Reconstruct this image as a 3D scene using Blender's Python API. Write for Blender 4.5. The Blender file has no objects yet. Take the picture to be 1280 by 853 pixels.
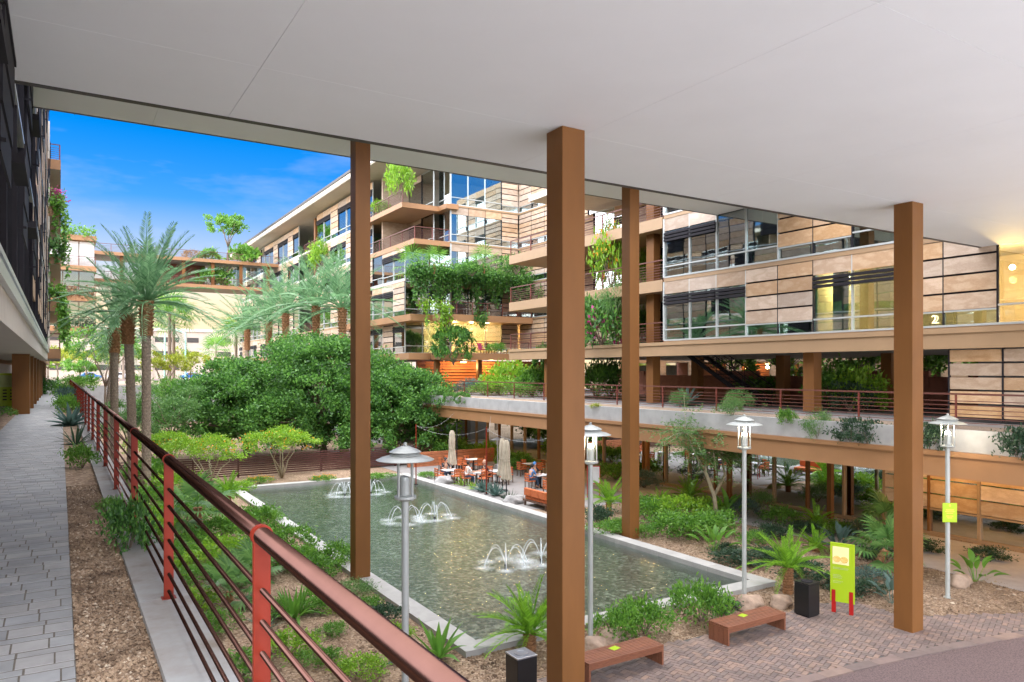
import bpy, bmesh, math, random
import numpy as np
from mathutils import Vector, Matrix
random.seed(7); RNG = np.random.default_rng(7)
sc = bpy.context.scene
COL = sc.collection
R = math.radians

# ------------------------------------------------------------------ camera, sky, sun, exposure
HEAD = R(31.67); EYE = 1.75; FPX = 916.0
cd = bpy.data.cameras.new("camera"); cam = bpy.data.objects.new("camera", cd); COL.objects.link(cam)
cam.location = (0, 0, EYE); cam.rotation_euler = (R(90), 0, -HEAD)
cd.sensor_width = 36; cd.lens = 36 * FPX / 1280; cd.shift_y = 37.5 / 1280
cd.clip_start = 0.05; cd.clip_end = 3000
sc.camera = cam

SUN_EL, SUN_AZ = 58.0, 262.0          # azimuth clockwise from +Y: the sun stands over the left hand building
w = bpy.data.worlds.new("World"); sc.world = w; w.use_nodes = True
nt = w.node_tree; nt.nodes.clear()
def WN(t, **k):
    n = nt.nodes.new(t)
    for a, b in k.items(): setattr(n, a, b)
    return n
out = WN('ShaderNodeOutputWorld'); bg = WN('ShaderNodeBackground')
sky = WN('ShaderNodeTexSky'); sky.sky_type = 'NISHITA'; sky.sun_disc = False
sky.sun_elevation = R(SUN_EL); sky.sun_rotation = R(SUN_AZ); sky.air_density = 1.3; sky.dust_density = 0.3; sky.ozone_density = 3.0
hs = WN('ShaderNodeHueSaturation'); hs.inputs['Saturation'].default_value = 1.7; hs.inputs['Value'].default_value = .85
tcw = WN('ShaderNodeTexCoord'); sep = WN('ShaderNodeSeparateXYZ')
nt.links.new(tcw.outputs['Generated'], sep.inputs[0])
rampw = WN('ShaderNodeValToRGB')       # warm evening band just above the horizon, the same all round
cr = rampw.color_ramp; cr.elements[0].position = 0.0; cr.elements[0].color = (.96, .96, .96, 1)
cr.elements[1].position = 0.21; cr.elements[1].color = (0, 0, 0, 1)
e = cr.elements.new(0.085); e.color = (.86, .86, .86, 1)
e = cr.elements.new(0.13); e.color = (.34, .34, .34, 1)
nt.links.new(sep.outputs['Z'], rampw.inputs[0])
noi = WN('ShaderNodeTexNoise'); noi.inputs['Scale'].default_value = 2.2; noi.inputs['Detail'].default_value = 6; noi.inputs['Roughness'].default_value = .6
mapw = WN('ShaderNodeMapping'); mapw.inputs['Scale'].default_value = (1, 1, 3.5)
nt.links.new(tcw.outputs['Generated'], mapw.inputs[0]); nt.links.new(mapw.outputs[0], noi.inputs['Vector'])
rampc = WN('ShaderNodeValToRGB'); rampc.color_ramp.elements[0].position = .56; rampc.color_ramp.elements[1].position = .95
rampc.color_ramp.elements[1].color = (.5, .5, .5, 1)
nt.links.new(noi.outputs['Fac'], rampc.inputs[0])
mixc = WN('ShaderNodeMixRGB'); mixc.inputs['Color2'].default_value = (6.6, 6.2, 6.3, 1)
mixw = WN('ShaderNodeMixRGB'); mixw.inputs['Color2'].default_value = (7.6, 5.7, 3.5, 1)
mult = WN('ShaderNodeMixRGB', blend_type='MULTIPLY'); mult.inputs['Fac'].default_value = 1; mult.inputs['Color2'].default_value = (.8, .88, 1.22, 1)
nt.links.new(sky.outputs[0], hs.inputs['Color']); nt.links.new(hs.outputs[0], mult.inputs['Color1']); nt.links.new(mult.outputs[0], mixw.inputs['Color1']); nt.links.new(rampc.outputs[0], mixc.inputs['Fac'])
nt.links.new(rampw.outputs[0], mixw.inputs['Fac']); nt.links.new(mixw.outputs[0], mixc.inputs['Color1'])
nt.links.new(mixc.outputs[0], bg.inputs['Color']); bg.inputs['Strength'].default_value = 0.048
nt.links.new(bg.outputs[0], out.inputs['Surface'])

sl = bpy.data.lights.new("sun", 'SUN'); sl.energy = 5.0; sl.angle = R(140); sl.color = (1.0, .98, .95)
sun = bpy.data.objects.new("sun", sl); COL.objects.link(sun); sun.location = (-40, 10, 60)
sd = Vector((math.sin(R(SUN_AZ)) * math.cos(R(SUN_EL)), math.cos(R(SUN_AZ)) * math.cos(R(SUN_EL)), math.sin(R(SUN_EL))))
sun.rotation_euler = sd.to_track_quat('Z', 'Y').to_euler()
sc.view_settings.view_transform = 'Standard'; sc.view_settings.look = 'None'; sc.view_settings.gamma = 1.0
sc.view_settings.exposure = 1.98
try:
    sc.cycles.max_bounces = 8; sc.cycles.diffuse_bounces = 4; sc.cycles.transparent_max_bounces = 16
    sc.cycles.caustics_reflective = False; sc.cycles.caustics_refractive = False
    sc.cycles.sample_clamp_indirect = 6
except Exception: pass

# ------------------------------------------------------------------ materials
MATS = {}
def nodes(name):
    m = bpy.data.materials.new(name); m.use_nodes = True
    t = m.node_tree; b = t.nodes['Principled BSDF']
    return m, t, b
def tex_noise(t, scale, detail=4, rough=.55, coord='pos', stretch=None, rnd=False):
    if coord == 'pos':
        g = t.nodes.new('ShaderNodeNewGeometry'); src = g.outputs['Position']
    else:
        g = t.nodes.new('ShaderNodeTexCoord'); src = g.outputs['Object']
    if rnd:
        oi = t.nodes.new('ShaderNodeObjectInfo'); mu = t.nodes.new('ShaderNodeMath'); mu.operation = 'MULTIPLY'; mu.inputs[1].default_value = 57.0
        t.links.new(oi.outputs['Random'], mu.inputs[0])
        ad = t.nodes.new('ShaderNodeVectorMath'); ad.operation = 'ADD'
        t.links.new(src, ad.inputs[0]); t.links.new(mu.outputs[0], ad.inputs[1]); src = ad.outputs[0]
    if stretch:
        mp = t.nodes.new('ShaderNodeMapping'); mp.inputs['Scale'].default_value = stretch
        t.links.new(src, mp.inputs[0]); src = mp.outputs[0]
    n = t.nodes.new('ShaderNodeTexNoise'); n.inputs['Scale'].default_value = scale; n.inputs['Detail'].default_value = detail; n.inputs['Roughness'].default_value = rough
    t.links.new(src, n.inputs['Vector'])
    return n
def ramp(t, src, stops):
    r = t.nodes.new('ShaderNodeValToRGB'); cr = r.color_ramp
    while len(cr.elements) < len(stops): cr.elements.new(.5)
    for e, (p, c) in zip(cr.elements, stops):
        e.position = p; e.color = (c[0], c[1], c[2], 1)
    t.links.new(src, r.inputs[0]); return r
def mul(c, k): return tuple(min(1, x * k) for x in c)
def bump(t, b, src, strength=.3, dist=.01):
    n = t.nodes.new('ShaderNodeBump'); n.inputs['Strength'].default_value = strength; n.inputs['Distance'].default_value = dist
    t.links.new(src, n.inputs['Height']); t.links.new(n.outputs[0], b.inputs['Normal'])
def simple(name, col, rough=.5, metal=0, var=.12, scale=3.0, stretch=None, bscale=None, bstr=.2, bdist=.005, objvar=0, spec=.5):
    m, t, b = nodes(name)
    b.inputs['Roughness'].default_value = rough; b.inputs['Metallic'].default_value = metal
    b.inputs['Specular IOR Level'].default_value = spec
    n = tex_noise(t, scale, 5, .6, 'pos', stretch, rnd=objvar > 0)
    r = ramp(t, n.outputs['Fac'], [(.3, mul(col, 1 - var)), (.7, mul(col, 1 + var))])
    last = r.outputs[0]
    if objvar:
        oi = t.nodes.new('ShaderNodeObjectInfo')
        mr = t.nodes.new('ShaderNodeMapRange'); mr.inputs[3].default_value = 1 - objvar; mr.inputs[4].default_value = 1 + objvar
        t.links.new(oi.outputs['Random'], mr.inputs[0])
        h = t.nodes.new('ShaderNodeHueSaturation'); t.links.new(mr.outputs[0], h.inputs['Value']); t.links.new(last, h.inputs['Color']); last = h.outputs[0]
    t.links.new(last, b.inputs['Base Color'])
    if bscale:
        n2 = tex_noise(t, bscale, 4); bump(t, b, n2.outputs['Fac'], bstr, bdist)
    MATS[name] = m; return m
def emis(name, col, s):
    m = bpy.data.materials.new(name); m.use_nodes = True; t = m.node_tree; t.nodes.clear()
    e = t.nodes.new('ShaderNodeEmission'); e.inputs[0].default_value = (*col, 1); e.inputs[1].default_value = s
    o = t.nodes.new('ShaderNodeOutputMaterial'); t.links.new(e.outputs[0], o.inputs[0]); MATS[name] = m; return m

simple('soffit', (.86, .88, .89), .7, var=.02, scale=.6)
simple('soffit_gap', (.38, .38, .38), .8)
simple('dark_trim', (.035, .028, .025), .45)
simple('bronze', (.195, .083, .025), .48, spec=.25, var=.09, scale=1.1, stretch=(2, 2, .5), objvar=.03)
simple('fascia', (.35, .225, .125), .5, var=.06, scale=1.0)
simple('fascia_orange', (.34, .175, .08), .5, var=.06, scale=1.0)
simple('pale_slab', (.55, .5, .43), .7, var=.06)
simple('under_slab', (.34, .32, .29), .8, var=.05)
simple('silver', (.52, .55, .54), .35, metal=.3, var=.05)
simple('dark_metal', (.022, .02, .024), .7, spec=.15)
simple('rust_paint', (.21, .022, .009), .5, spec=.25, var=.1, scale=6)
simple('rail_metal', (.095, .048, .038), .26, metal=1.0, var=.1, scale=4)
simple('rail_brown', (.13, .045, .034), .45, var=.15)
simple('fence_paint', (.075, .024, .02), .5, var=.2)
simple('railing_red', (.17, .04, .028), .5, var=.1)
simple('concrete', (.37, .37, .365), .85, var=.14, scale=1.6, bscale=40, bstr=.15)
simple('bounce_paving', (.74, .74, .74), .8, var=.05)  # pale ground added out of view to throw light up at the soffits
simple('coping', (.37, .36, .34), .8, var=.12, scale=2.0, bscale=60, bstr=.2, objvar=.06)
simple('deck_tile', (.23, .215, .205), .8, var=.1, scale=2)
simple('asphalt', (.135, .092, .088), .9, var=.5, scale=34, bscale=160, bstr=.6, bdist=.01)
simple('path_stone', (.36, .33, .32), .75, var=.12, scale=2)
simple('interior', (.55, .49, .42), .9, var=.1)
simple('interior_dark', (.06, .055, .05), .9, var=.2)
simple('curtain', (.62, .62, .60), .9, var=.12, scale=9, stretch=(5, 5, .05))
simple('brick_red', (.30, .12, .085), .85, var=.15, scale=3)
simple('black_paint', (.012, .012, .013), .3, var=.2)
simple('bench_wood', (.21, .078, .04), .5, var=.28, scale=5, stretch=(1.2, 12, 12), objvar=.14)
simple('orange_fabric', (.50, .125, .035), .75, var=.12, scale=8)
simple('table_white', (.62, .63, .64), .4, var=.05)
simple('chair_frame', (.10, .05, .03), .5)
simple('umbrella_cloth', (.44, .38, .29), .85, var=.16, scale=4)
simple('steel', (.45, .46, .47), .3, metal=.9, var=.06)
simple('lamp_paint', (.42, .44, .42), .45, metal=.25, var=.06)
simple('sign_green', (.38, .55, .012), .45, var=.03)
simple('sign_yellow', (.95, .86, .42), .45, var=.05)
simple('sign_orange', (.82, .50, .07), .5)
simple('sign_grey', (.42, .52, .2), .5)
simple('red_paint', (.42, .012, .01), .4)
simple('garage_wall', (.46, .385, .32), .9, var=.05, scale=.2)
simple('mint_paint', (.35, .62, .55), .5)
simple('boulder', (.36, .26, .19), .9, var=.3, scale=3, bscale=9, bstr=.8, bdist=.04)
simple('boulder_grey', (.36, .35, .34), .9, var=.25, scale=3, bscale=9, bstr=.8, bdist=.04)
simple('blue_fabric', (.06, .2, .45), .8); simple('white_fabric', (.72, .72, .7), .85); simple('black_fabric', (.02, .02, .025), .8)
simple('skin', (.50, .28, .19), .55, var=.06); simple('hair_dark', (.02, .014, .012), .6); simple('denim', (.05, .08, .14), .85)
simple('magenta_fabric', (.6, .08, .22), .8); simple('cyan_fabric', (.12, .45, .55), .8)
simple('grey_wall', (.22, .22, .22), .8); simple('terracotta', (.40, .14, .06), .8)
simple('blue_car', (.05, .16, .42), .3); simple('rubber', (.02, .02, .02), .8); simple('car_white', (.7, .7, .7), .3)
simple('wire', (.32, .32, .32), .5)
emis('number_glow', (1, .8, .45), 1.1); emis('lamp_glow', (1, .86, .6), 14); emis('warm_glow', (1, .58, .16), 5); emis('bulb', (1, .85, .6), 12)

def stained():
    m, t, b = nodes('kerb_concrete'); b.inputs['Roughness'].default_value = .88
    n = tex_noise(t, 1.3, 7, .68); r = ramp(t, n.outputs['Fac'], [(.30, (.20, .15, .11)), (.45, (.31, .285, .26)), (.62, (.37, .365, .355)), (.8, (.42, .42, .41))]); t.links.new(r.outputs[0], b.inputs['Base Color'])
    n2 = tex_noise(t, 70, 3); bump(t, b, n2.outputs['Fac'], .25, .004); MATS['kerb_concrete'] = m
stained()
# sandstone slabs: swirling veins, each slab cut from another place of the block
def stone(name, a, b_, c):
    m, t, b = nodes(name); b.inputs['Roughness'].default_value = .75
    n1 = tex_noise(t, 1.1, 3, .5, 'pos', (1, 1, 2.2), rnd=True)
    mp = t.nodes.new('ShaderNodeMath'); mp.operation = 'MULTIPLY'; mp.inputs[1].default_value = 22; t.links.new(n1.outputs['Fac'], mp.inputs[0])
    sn = t.nodes.new('ShaderNodeMath'); sn.operation = 'SINE'; t.links.new(mp.outputs[0], sn.inputs[0])
    n2 = tex_noise(t, 16, 6, .65, 'pos', (1, 1, 3.5), rnd=True)
    ad = t.nodes.new('ShaderNodeMath'); ad.operation = 'MULTIPLY_ADD'; ad.inputs[1].default_value = .16; t.links.new(sn.outputs[0], ad.inputs[0]); t.links.new(n2.outputs['Fac'], ad.inputs[2])
    r = ramp(t, ad.outputs[0], [(.25, a), (.5, b_), (.75, c)])
    oi = t.nodes.new('ShaderNodeObjectInfo')
    mr = t.nodes.new('ShaderNodeMapRange'); mr.inputs[3].default_value = .80; mr.inputs[4].default_value = 1.12; t.links.new(oi.outputs['Random'], mr.inputs[0])
    h = t.nodes.new('ShaderNodeHueSaturation'); t.links.new(mr.outputs[0], h.inputs['Value']); t.links.new(r.outputs[0], h.inputs['Color'])
    ms = t.nodes.new('ShaderNodeMath'); ms.operation = 'MULTIPLY'; ms.inputs[1].default_value = 7.3; t.links.new(oi.outputs['Random'], ms.inputs[0])
    fr = t.nodes.new('ShaderNodeMath'); fr.operation = 'FRACT'; t.links.new(ms.outputs[0], fr.inputs[0])
    mr2 = t.nodes.new('ShaderNodeMapRange'); mr2.inputs[3].default_value = .65; mr2.inputs[4].default_value = 1.15; t.links.new(fr.outputs[0], mr2.inputs[0]); t.links.new(mr2.outputs[0], h.inputs['Saturation'])
    t.links.new(h.outputs[0], b.inputs['Base Color'])
    n3 = tex_noise(t, 45, 3); bump(t, b, n3.outputs['Fac'], .2, .004)
    MATS[name] = m
stone('sandstone', (.42, .275, .17), (.475, .33, .22), (.54, .395, .275))
stone('sandstone_soffit_light', (.46, .28, .15), (.53, .345, .20), (.60, .415, .26))  # same stone, warmed and lightened for the light under the soffits

def glass(name, tint, refl):
    m = bpy.data.materials.new(name); m.use_nodes = True; t = m.node_tree; t.nodes.clear()
    o = t.nodes.new('ShaderNodeOutputMaterial'); mx = t.nodes.new('ShaderNodeMixShader')
    tr = t.nodes.new('ShaderNodeBsdfTransparent'); tr.inputs[0].default_value = (*tint, 1)
    gl = t.nodes.new('ShaderNodeBsdfGlossy'); gl.inputs['Color'].default_value = (.88, .93, .94, 1); gl.inputs['Roughness'].default_value = .015
    n = tex_noise(t, .55, 2, .5); bp = t.nodes.new('ShaderNodeBump'); bp.inputs['Strength'].default_value = .05; bp.inputs['Distance'].default_value = .05
    t.links.new(n.outputs['Fac'], bp.inputs['Height']); t.links.new(bp.outputs[0], gl.inputs['Normal'])
    fr = t.nodes.new('ShaderNodeFresnel'); fr.inputs[0].default_value = 1.5
    mr = t.nodes.new('ShaderNodeMapRange'); mr.inputs[1].default_value = .04; mr.inputs[2].default_value = .6; mr.inputs[3].default_value = refl; mr.inputs[4].default_value = .97
    t.links.new(fr.outputs[0], mr.inputs[0]); t.links.new(mr.outputs[0], mx.inputs[0])
    t.links.new(tr.outputs[0], mx.inputs[1]); t.links.new(gl.outputs[0], mx.inputs[2]); t.links.new(mx.outputs[0], o.inputs[0]); MATS[name] = m
glass('glass', (.66, .80, .78), .40)
glass('glass_clear', (.80, .86, .84), .2)
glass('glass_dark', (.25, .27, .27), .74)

def gravel(name, cols, scale, bdist=.02):
    m, t, b = nodes(name); b.inputs['Roughness'].default_value = .95
    g = t.nodes.new('ShaderNodeNewGeometry')
    v = t.nodes.new('ShaderNodeTexVoronoi'); v.inputs['Scale'].default_value = scale; t.links.new(g.outputs['Position'], v.inputs['Vector'])
    sp = t.nodes.new('ShaderNodeSeparateColor'); t.links.new(v.outputs['Color'], sp.inputs[0])
    r = ramp(t, sp.outputs[0], [(i / (len(cols) - 1), c) for i, c in enumerate(cols)])
    n = tex_noise(t, .9, 5, .6); r2 = ramp(t, n.outputs['Fac'], [(.3, (.62, .58, .54)), (.62, (1, 1, 1))])
    mx = t.nodes.new('ShaderNodeMixRGB'); mx.blend_type = 'MULTIPLY'; mx.inputs[0].default_value = 1
    t.links.new(r.outputs[0], mx.inputs[1]); t.links.new(r2.outputs[0], mx.inputs[2]); t.links.new(mx.outputs[0], b.inputs['Base Color'])
    inv = t.nodes.new('ShaderNodeMath'); inv.operation = 'SUBTRACT'; inv.inputs[0].default_value = 1; t.links.new(v.outputs['Distance'], inv.inputs[1])
    bump(t, b, inv.outputs[0], .8, bdist); MATS[name] = m
gravel('gravel', [(.13, .075, .045), (.33, .22, .135), (.22, .14, .085), (.48, .36, .25), (.18, .11, .07), (.40, .29, .19)], 21)
gravel('gravel_fine', [(.20, .14, .10), (.33, .25, .18), (.28, .2, .14), (.42, .34, .26)], 26)
gravel('pool_pebble', [(.03, .042, .032), (.14, .165, .125), (.23, .245, .19), (.52, .53, .45), (.05, .065, .05), (.2, .22, .17), (.04, .055, .042), (.34, .35, .28)], 9, .05)

def pebble_mat():
    m, t, b = nodes('pebble'); b.inputs['Roughness'].default_value = .85
    g = t.nodes.new('ShaderNodeNewGeometry'); r = ramp(t, g.outputs['Random Per Island'], [(0, (.14, .085, .05)), (.3, (.27, .18, .11)), (.6, (.36, .255, .165)), (.85, (.22, .14, .085)), (1, (.55, .44, .32))])
    n = tex_noise(t, 1.7, 5, .65); r2 = ramp(t, n.outputs['Fac'], [(.36, (.42, .38, .35)), (.58, (1, 1, 1))]); mx = t.nodes.new('ShaderNodeMixRGB'); mx.blend_type = 'MULTIPLY'; mx.inputs[0].default_value = 1
    t.links.new(r.outputs[0], mx.inputs[1]); t.links.new(r2.outputs[0], mx.inputs[2]); t.links.new(mx.outputs[0], b.inputs['Base Color']); MATS['pebble'] = m
pebble_mat()
def paver_mat(name, cols, var):
    m, t, b = nodes(name); b.inputs['Roughness'].default_value = .8
    oi = t.nodes.new('ShaderNodeObjectInfo'); gi = t.nodes.new('ShaderNodeNewGeometry')
    ad = t.nodes.new('ShaderNodeMath'); ad.operation = 'ADD'; t.links.new(oi.outputs['Random'], ad.inputs[0]); t.links.new(gi.outputs['Random Per Island'], ad.inputs[1])
    fr = t.nodes.new('ShaderNodeMath'); fr.operation = 'FRACT'; t.links.new(ad.outputs[0], fr.inputs[0])
    r = ramp(t, fr.outputs[0], [(i / (len(cols) - 1), c) for i, c in enumerate(cols)])
    n = tex_noise(t, 2.2, 6, .65); r2 = ramp(t, n.outputs['Fac'], [(.3, (1 - var,) * 3), (.7, (1, 1, 1))])
    mx = t.nodes.new('ShaderNodeMixRGB'); mx.blend_type = 'MULTIPLY'; mx.inputs[0].default_value = 1
    t.links.new(r.outputs[0], mx.inputs[1]); t.links.new(r2.outputs[0], mx.inputs[2]); t.links.new(mx.outputs[0], b.inputs['Base Color'])
    n3 = tex_noise(t, 120, 3); bump(t, b, n3.outputs['Fac'], .35, .003); MATS[name] = m
paver_mat('paver_grey', [(.285, .285, .285), (.36, .36, .355), (.32, .318, .312), (.40, .385, .37), (.335, .34, .345)], .32)
paver_mat('paver_plaza', [(.165, .125, .115), (.255, .18, .155), (.195, .15, .135), (.32, .215, .165), (.22, .17, .155)], .3)
simple('paver_joint', (.09, .085, .08), .95, var=.3, scale=30)
simple('joint_sand', (.13, .11, .088), .95, var=.3, scale=30)

def water():
    m = bpy.data.materials.new('water'); m.use_nodes = True; t = m.node_tree; t.nodes.clear()
    o = t.nodes.new('ShaderNodeOutputMaterial'); mx = t.nodes.new('ShaderNodeMixShader')
    tr = t.nodes.new('ShaderNodeBsdfTransparent'); tr.inputs[0].default_value = (.68, .78, .72, 1)
    gl = t.nodes.new('ShaderNodeBsdfGlossy'); gl.inputs['Roughness'].default_value = .11; gl.inputs['Color'].default_value = (.95, 1, 1, 1)
    n = tex_noise(t, 5.5, 5, .7, 'pos', (1, 1, 1)); n2 = tex_noise(t, 1.1, 2, .5)
    ad = t.nodes.new('ShaderNodeMath'); ad.operation = 'MULTIPLY_ADD'; ad.inputs[1].default_value = 1.2; t.links.new(n2.outputs['Fac'], ad.inputs[0]); t.links.new(n.outputs['Fac'], ad.inputs[2])
    bp = t.nodes.new('ShaderNodeBump'); bp.inputs['Strength'].default_value = .42; bp.inputs['Distance'].default_value = .06
    t.links.new(ad.outputs[0], bp.inputs['Height']); t.links.new(bp.outputs[0], gl.inputs['Normal'])
    fr = t.nodes.new('ShaderNodeFresnel'); fr.inputs[0].default_value = 1.33; t.links.new(bp.outputs[0], fr.inputs['Normal'])
    mr = t.nodes.new('ShaderNodeMapRange'); mr.inputs[1].default_value = .02; mr.inputs[2].default_value = .5; mr.inputs[3].default_value = .06; mr.inputs[4].default_value = .9
    t.links.new(fr.outputs[0], mr.inputs[0]); t.links.new(mr.outputs[0], mx.inputs[0])
    t.links.new(tr.outputs[0], mx.inputs[1]); t.links.new(gl.outputs[0], mx.inputs[2]); t.links.new(mx.outputs[0], o.inputs[0]); MATS['water'] = m
water()
def spray(name, alpha, noise=None):
    m = bpy.data.materials.new(name); m.use_nodes = True; t = m.node_tree; t.nodes.clear()
    o = t.nodes.new('ShaderNodeOutputMaterial'); mx = t.nodes.new('ShaderNodeMixShader')
    tr = t.nodes.new('ShaderNodeBsdfTransparent'); pb = t.nodes.new('ShaderNodeBsdfPrincipled')
    pb.inputs['Base Color'].default_value = (.9, .95, .97, 1); pb.inputs['Roughness'].default_value = .25
    mx.inputs[0].default_value = alpha
    if noise:
        tc = t.nodes.new('ShaderNodeTexCoord'); ln = t.nodes.new('ShaderNodeVectorMath'); ln.operation = 'LENGTH'; t.links.new(tc.outputs['Object'], ln.inputs[0])
        mr = t.nodes.new('ShaderNodeMapRange'); mr.inputs[1].default_value = 0; mr.inputs[2].default_value = 1.0; mr.inputs[3].default_value = 1; mr.inputs[4].default_value = 0
        t.links.new(ln.outputs['Value'], mr.inputs[0])
        n = tex_noise(t, 9, 5, .7); a = t.nodes.new('ShaderNodeMath'); a.operation = 'MULTIPLY'; t.links.new(mr.outputs[0], a.inputs[0]); t.links.new(n.outputs['Fac'], a.inputs[1])
        r = ramp(t, a.outputs[0], [(.12, (0, 0, 0)), (.6, (alpha,) * 3)]); t.links.new(r.outputs[0], mx.inputs[0])
    t.links.new(tr.outputs[0], mx.inputs[1]); t.links.new(pb.outputs[0], mx.inputs[2]); t.links.new(mx.outputs[0], o.inputs[0]); MATS[name] = m
spray('jet_water', .55); spray('foam', .5, True)

def foliage(name, dark, mid, light, trans=.35, nscale=1.3):
    m = bpy.data.materials.new(name); m.use_nodes = True; t = m.node_tree; t.nodes.clear()
    o = t.nodes.new('ShaderNodeOutputMaterial'); mx = t.nodes.new('ShaderNodeMixShader'); mx.inputs[0].default_value = trans
    pb = t.nodes.new('ShaderNodeBsdfPrincipled'); pb.inputs['Roughness'].default_value = .45; pb.inputs['Specular IOR Level'].default_value = .4
    tl = t.nodes.new('ShaderNodeBsdfTranslucent')
    g = t.nodes.new('ShaderNodeNewGeometry'); n = tex_noise(t, nscale, 3, .6)
    ad = t.nodes.new('ShaderNodeMath'); ad.operation = 'MULTIPLY_ADD'; ad.inputs[1].default_value = .55; t.links.new(g.outputs['Random Per Island'], ad.inputs[0])
    sb = t.nodes.new('ShaderNodeMath'); sb.operation = 'MULTIPLY'; sb.inputs[1].default_value = .55; t.links.new(n.outputs['Fac'], sb.inputs[0]); t.links.new(sb.outputs[0], ad.inputs[2])
    r = ramp(t, ad.outputs[0], [(.15, dark), (.5, mid), (.9, light)])
    t.links.new(r.outputs[0], pb.inputs['Base Color'])
    h = t.nodes.new('ShaderNodeHueSaturation'); h.inputs['Value'].default_value = 1.5; t.links.new(r.outputs[0], h.inputs['Color']); t.links.new(h.outputs[0], tl.inputs[0])
    t.links.new(pb.outputs[0], mx.inputs[1]); t.links.new(tl.outputs[0], mx.inputs[2]); t.links.new(mx.outputs[0], o.inputs[0]); MATS[name] = m
foliage('leaf_ficus', (.02, .065, .016), (.065, .175, .034), (.17, .36, .06), nscale=.55)
foliage('leaf_mid', (.04, .115, .016), (.095, .235, .03), (.19, .37, .05))
foliage('leaf_bright', (.08, .19, .014), (.18, .35, .025), (.32, .50, .045))
foliage('leaf_yellow', (.12, .16, .014), (.23, .28, .022), (.38, .42, .035))
foliage('leaf_dark', (.012, .035, .018), (.03, .07, .035), (.07, .12, .06))
foliage('leaf_blue', (.03, .07, .06), (.07, .13, .11), (.13, .2, .17))
foliage('leaf_date', (.05, .13, .055), (.12, .25, .115), (.24, .40, .2))
foliage('leaf_sago', (.07, .18, .014), (.17, .36, .025), (.30, .54, .05))
foliage('leaf_fine', (.05, .13, .035), (.10, .22, .06), (.18, .32, .09))
foliage('petal_pink', (.35, .02, .14), (.55, .04, .25), (.7, .15, .4)); foliage('petal_orange', (.55, .16, .01), (.75, .3, .02), (.8, .45, .03))
foliage('vine_red', (.10, .06, .03), (.2, .11, .05), (.3, .2, .08))
simple('bark', (.20, .15, .11), .9, var=.3, scale=8, stretch=(3, 3, .7), bscale=20, bstr=.6, bdist=.02)
simple('palm_boot', (.27, .135, .06), .9, var=.35, scale=9)
simple('palm_trunk', (.30, .235, .18), .9, var=.3, scale=10)
simple('bark_pale', (.34, .29, .2), .9, var=.2, scale=8)

# ------------------------------------------------------------------ mesh helpers
class MB:
    def __init__(s): s.v = []; s.f = []
    def add(s, vs, fs):
        n = len(s.v); s.v += [tuple(p) for p in vs]; s.f += [tuple(i + n for i in f) for f in fs]
    def box(s, x0, x1, y0, y1, z0, z1, M=None):
        vs = [Vector(p) for p in ((x0,y0,z0),(x1,y0,z0),(x1,y1,z0),(x0,y1,z0),(x0,y0,z1),(x1,y0,z1),(x1,y1,z1),(x0,y1,z1))]
        if M is not None: vs = [M @ p for p in vs]
        s.add(vs, [(3,2,1,0),(4,5,6,7),(0,1,5,4),(1,2,6,5),(2,3,7,6),(3,0,4,7)])
    def tube(s, pts, rad, n=8, caps=True):
        pts = [Vector(p) for p in pts]
        if not isinstance(rad, (list, tuple)): rad = [rad] * len(pts)
        base = len(s.v); up = Vector((0, 0, 1))
        for i, p in enumerate(pts):
            d = (pts[min(i + 1, len(pts) - 1)] - pts[max(i - 1, 0)]).normalized()
            a = d.cross(up)
            if a.length < 1e-3: a = d.cross(Vector((0, 1, 0)))
            a.normalize(); b = d.cross(a).normalized()
            for k in range(n):
                t = 2 * math.pi * k / n; s.v.append(tuple(p + (a * math.cos(t) + b * math.sin(t)) * rad[i]))
        for i in range(len(pts) - 1):
            for k in range(n):
                k2 = (k + 1) % n; s.f.append((base + i*n + k, base + i*n + k2, base + (i+1)*n + k2, base + (i+1)*n + k))
        if caps:
            s.f.append(tuple(base + k for k in reversed(range(n)))); s.f.append(tuple(base + (len(pts)-1)*n + k for k in range(n)))
    def lathe(s, prof, n=24, c=(0, 0, 0)):
        base = len(s.v)
        for (r, z) in prof:
            for k in range(n):
                t = 2*math.pi*k/n; s.v.append((c[0] + r*math.cos(t), c[1] + r*math.sin(t), c[2] + z))
        for i in range(len(prof) - 1):
            for k in range(n):
                k2 = (k+1) % n; s.f.append((base+i*n+k, base+i*n+k2, base+(i+1)*n+k2, base+(i+1)*n+k))
    def prism(s, poly, z0, z1):
        n = len(poly); base = len(s.v)
        s.v += [(x, y, z0) for x, y in poly] + [(x, y, z1) for x, y in poly]
        s.f.append(tuple(base + i for i in reversed(range(n)))); s.f.append(tuple(base + n + i for i in range(n)))
        for i in range(n):
            j = (i+1) % n; s.f.append((base+i, base+j, base+n+j, base+n+i))
    def mesh(s, name, mat, smooth=False, bevel=0):
        me = bpy.data.meshes.new(name); me.from_pydata(s.v, [], s.f); me.materials.append(MATS[mat])
        if bevel:
            bm = bmesh.new(); bm.from_mesh(me); bmesh.ops.bevel(bm, geom=bm.edges[:], offset=bevel, segments=2, affect='EDGES', profile=.5, clamp_overlap=True); bm.to_mesh(me); bm.free()
        if smooth: me.polygons.foreach_set('use_smooth', [True] * len(me.polygons))
        me.update(); return me
    def obj(s, name, mat, parent=None, smooth=False, bevel=0):
        return put(name, s.mesh(name, mat, smooth, bevel), parent)

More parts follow.
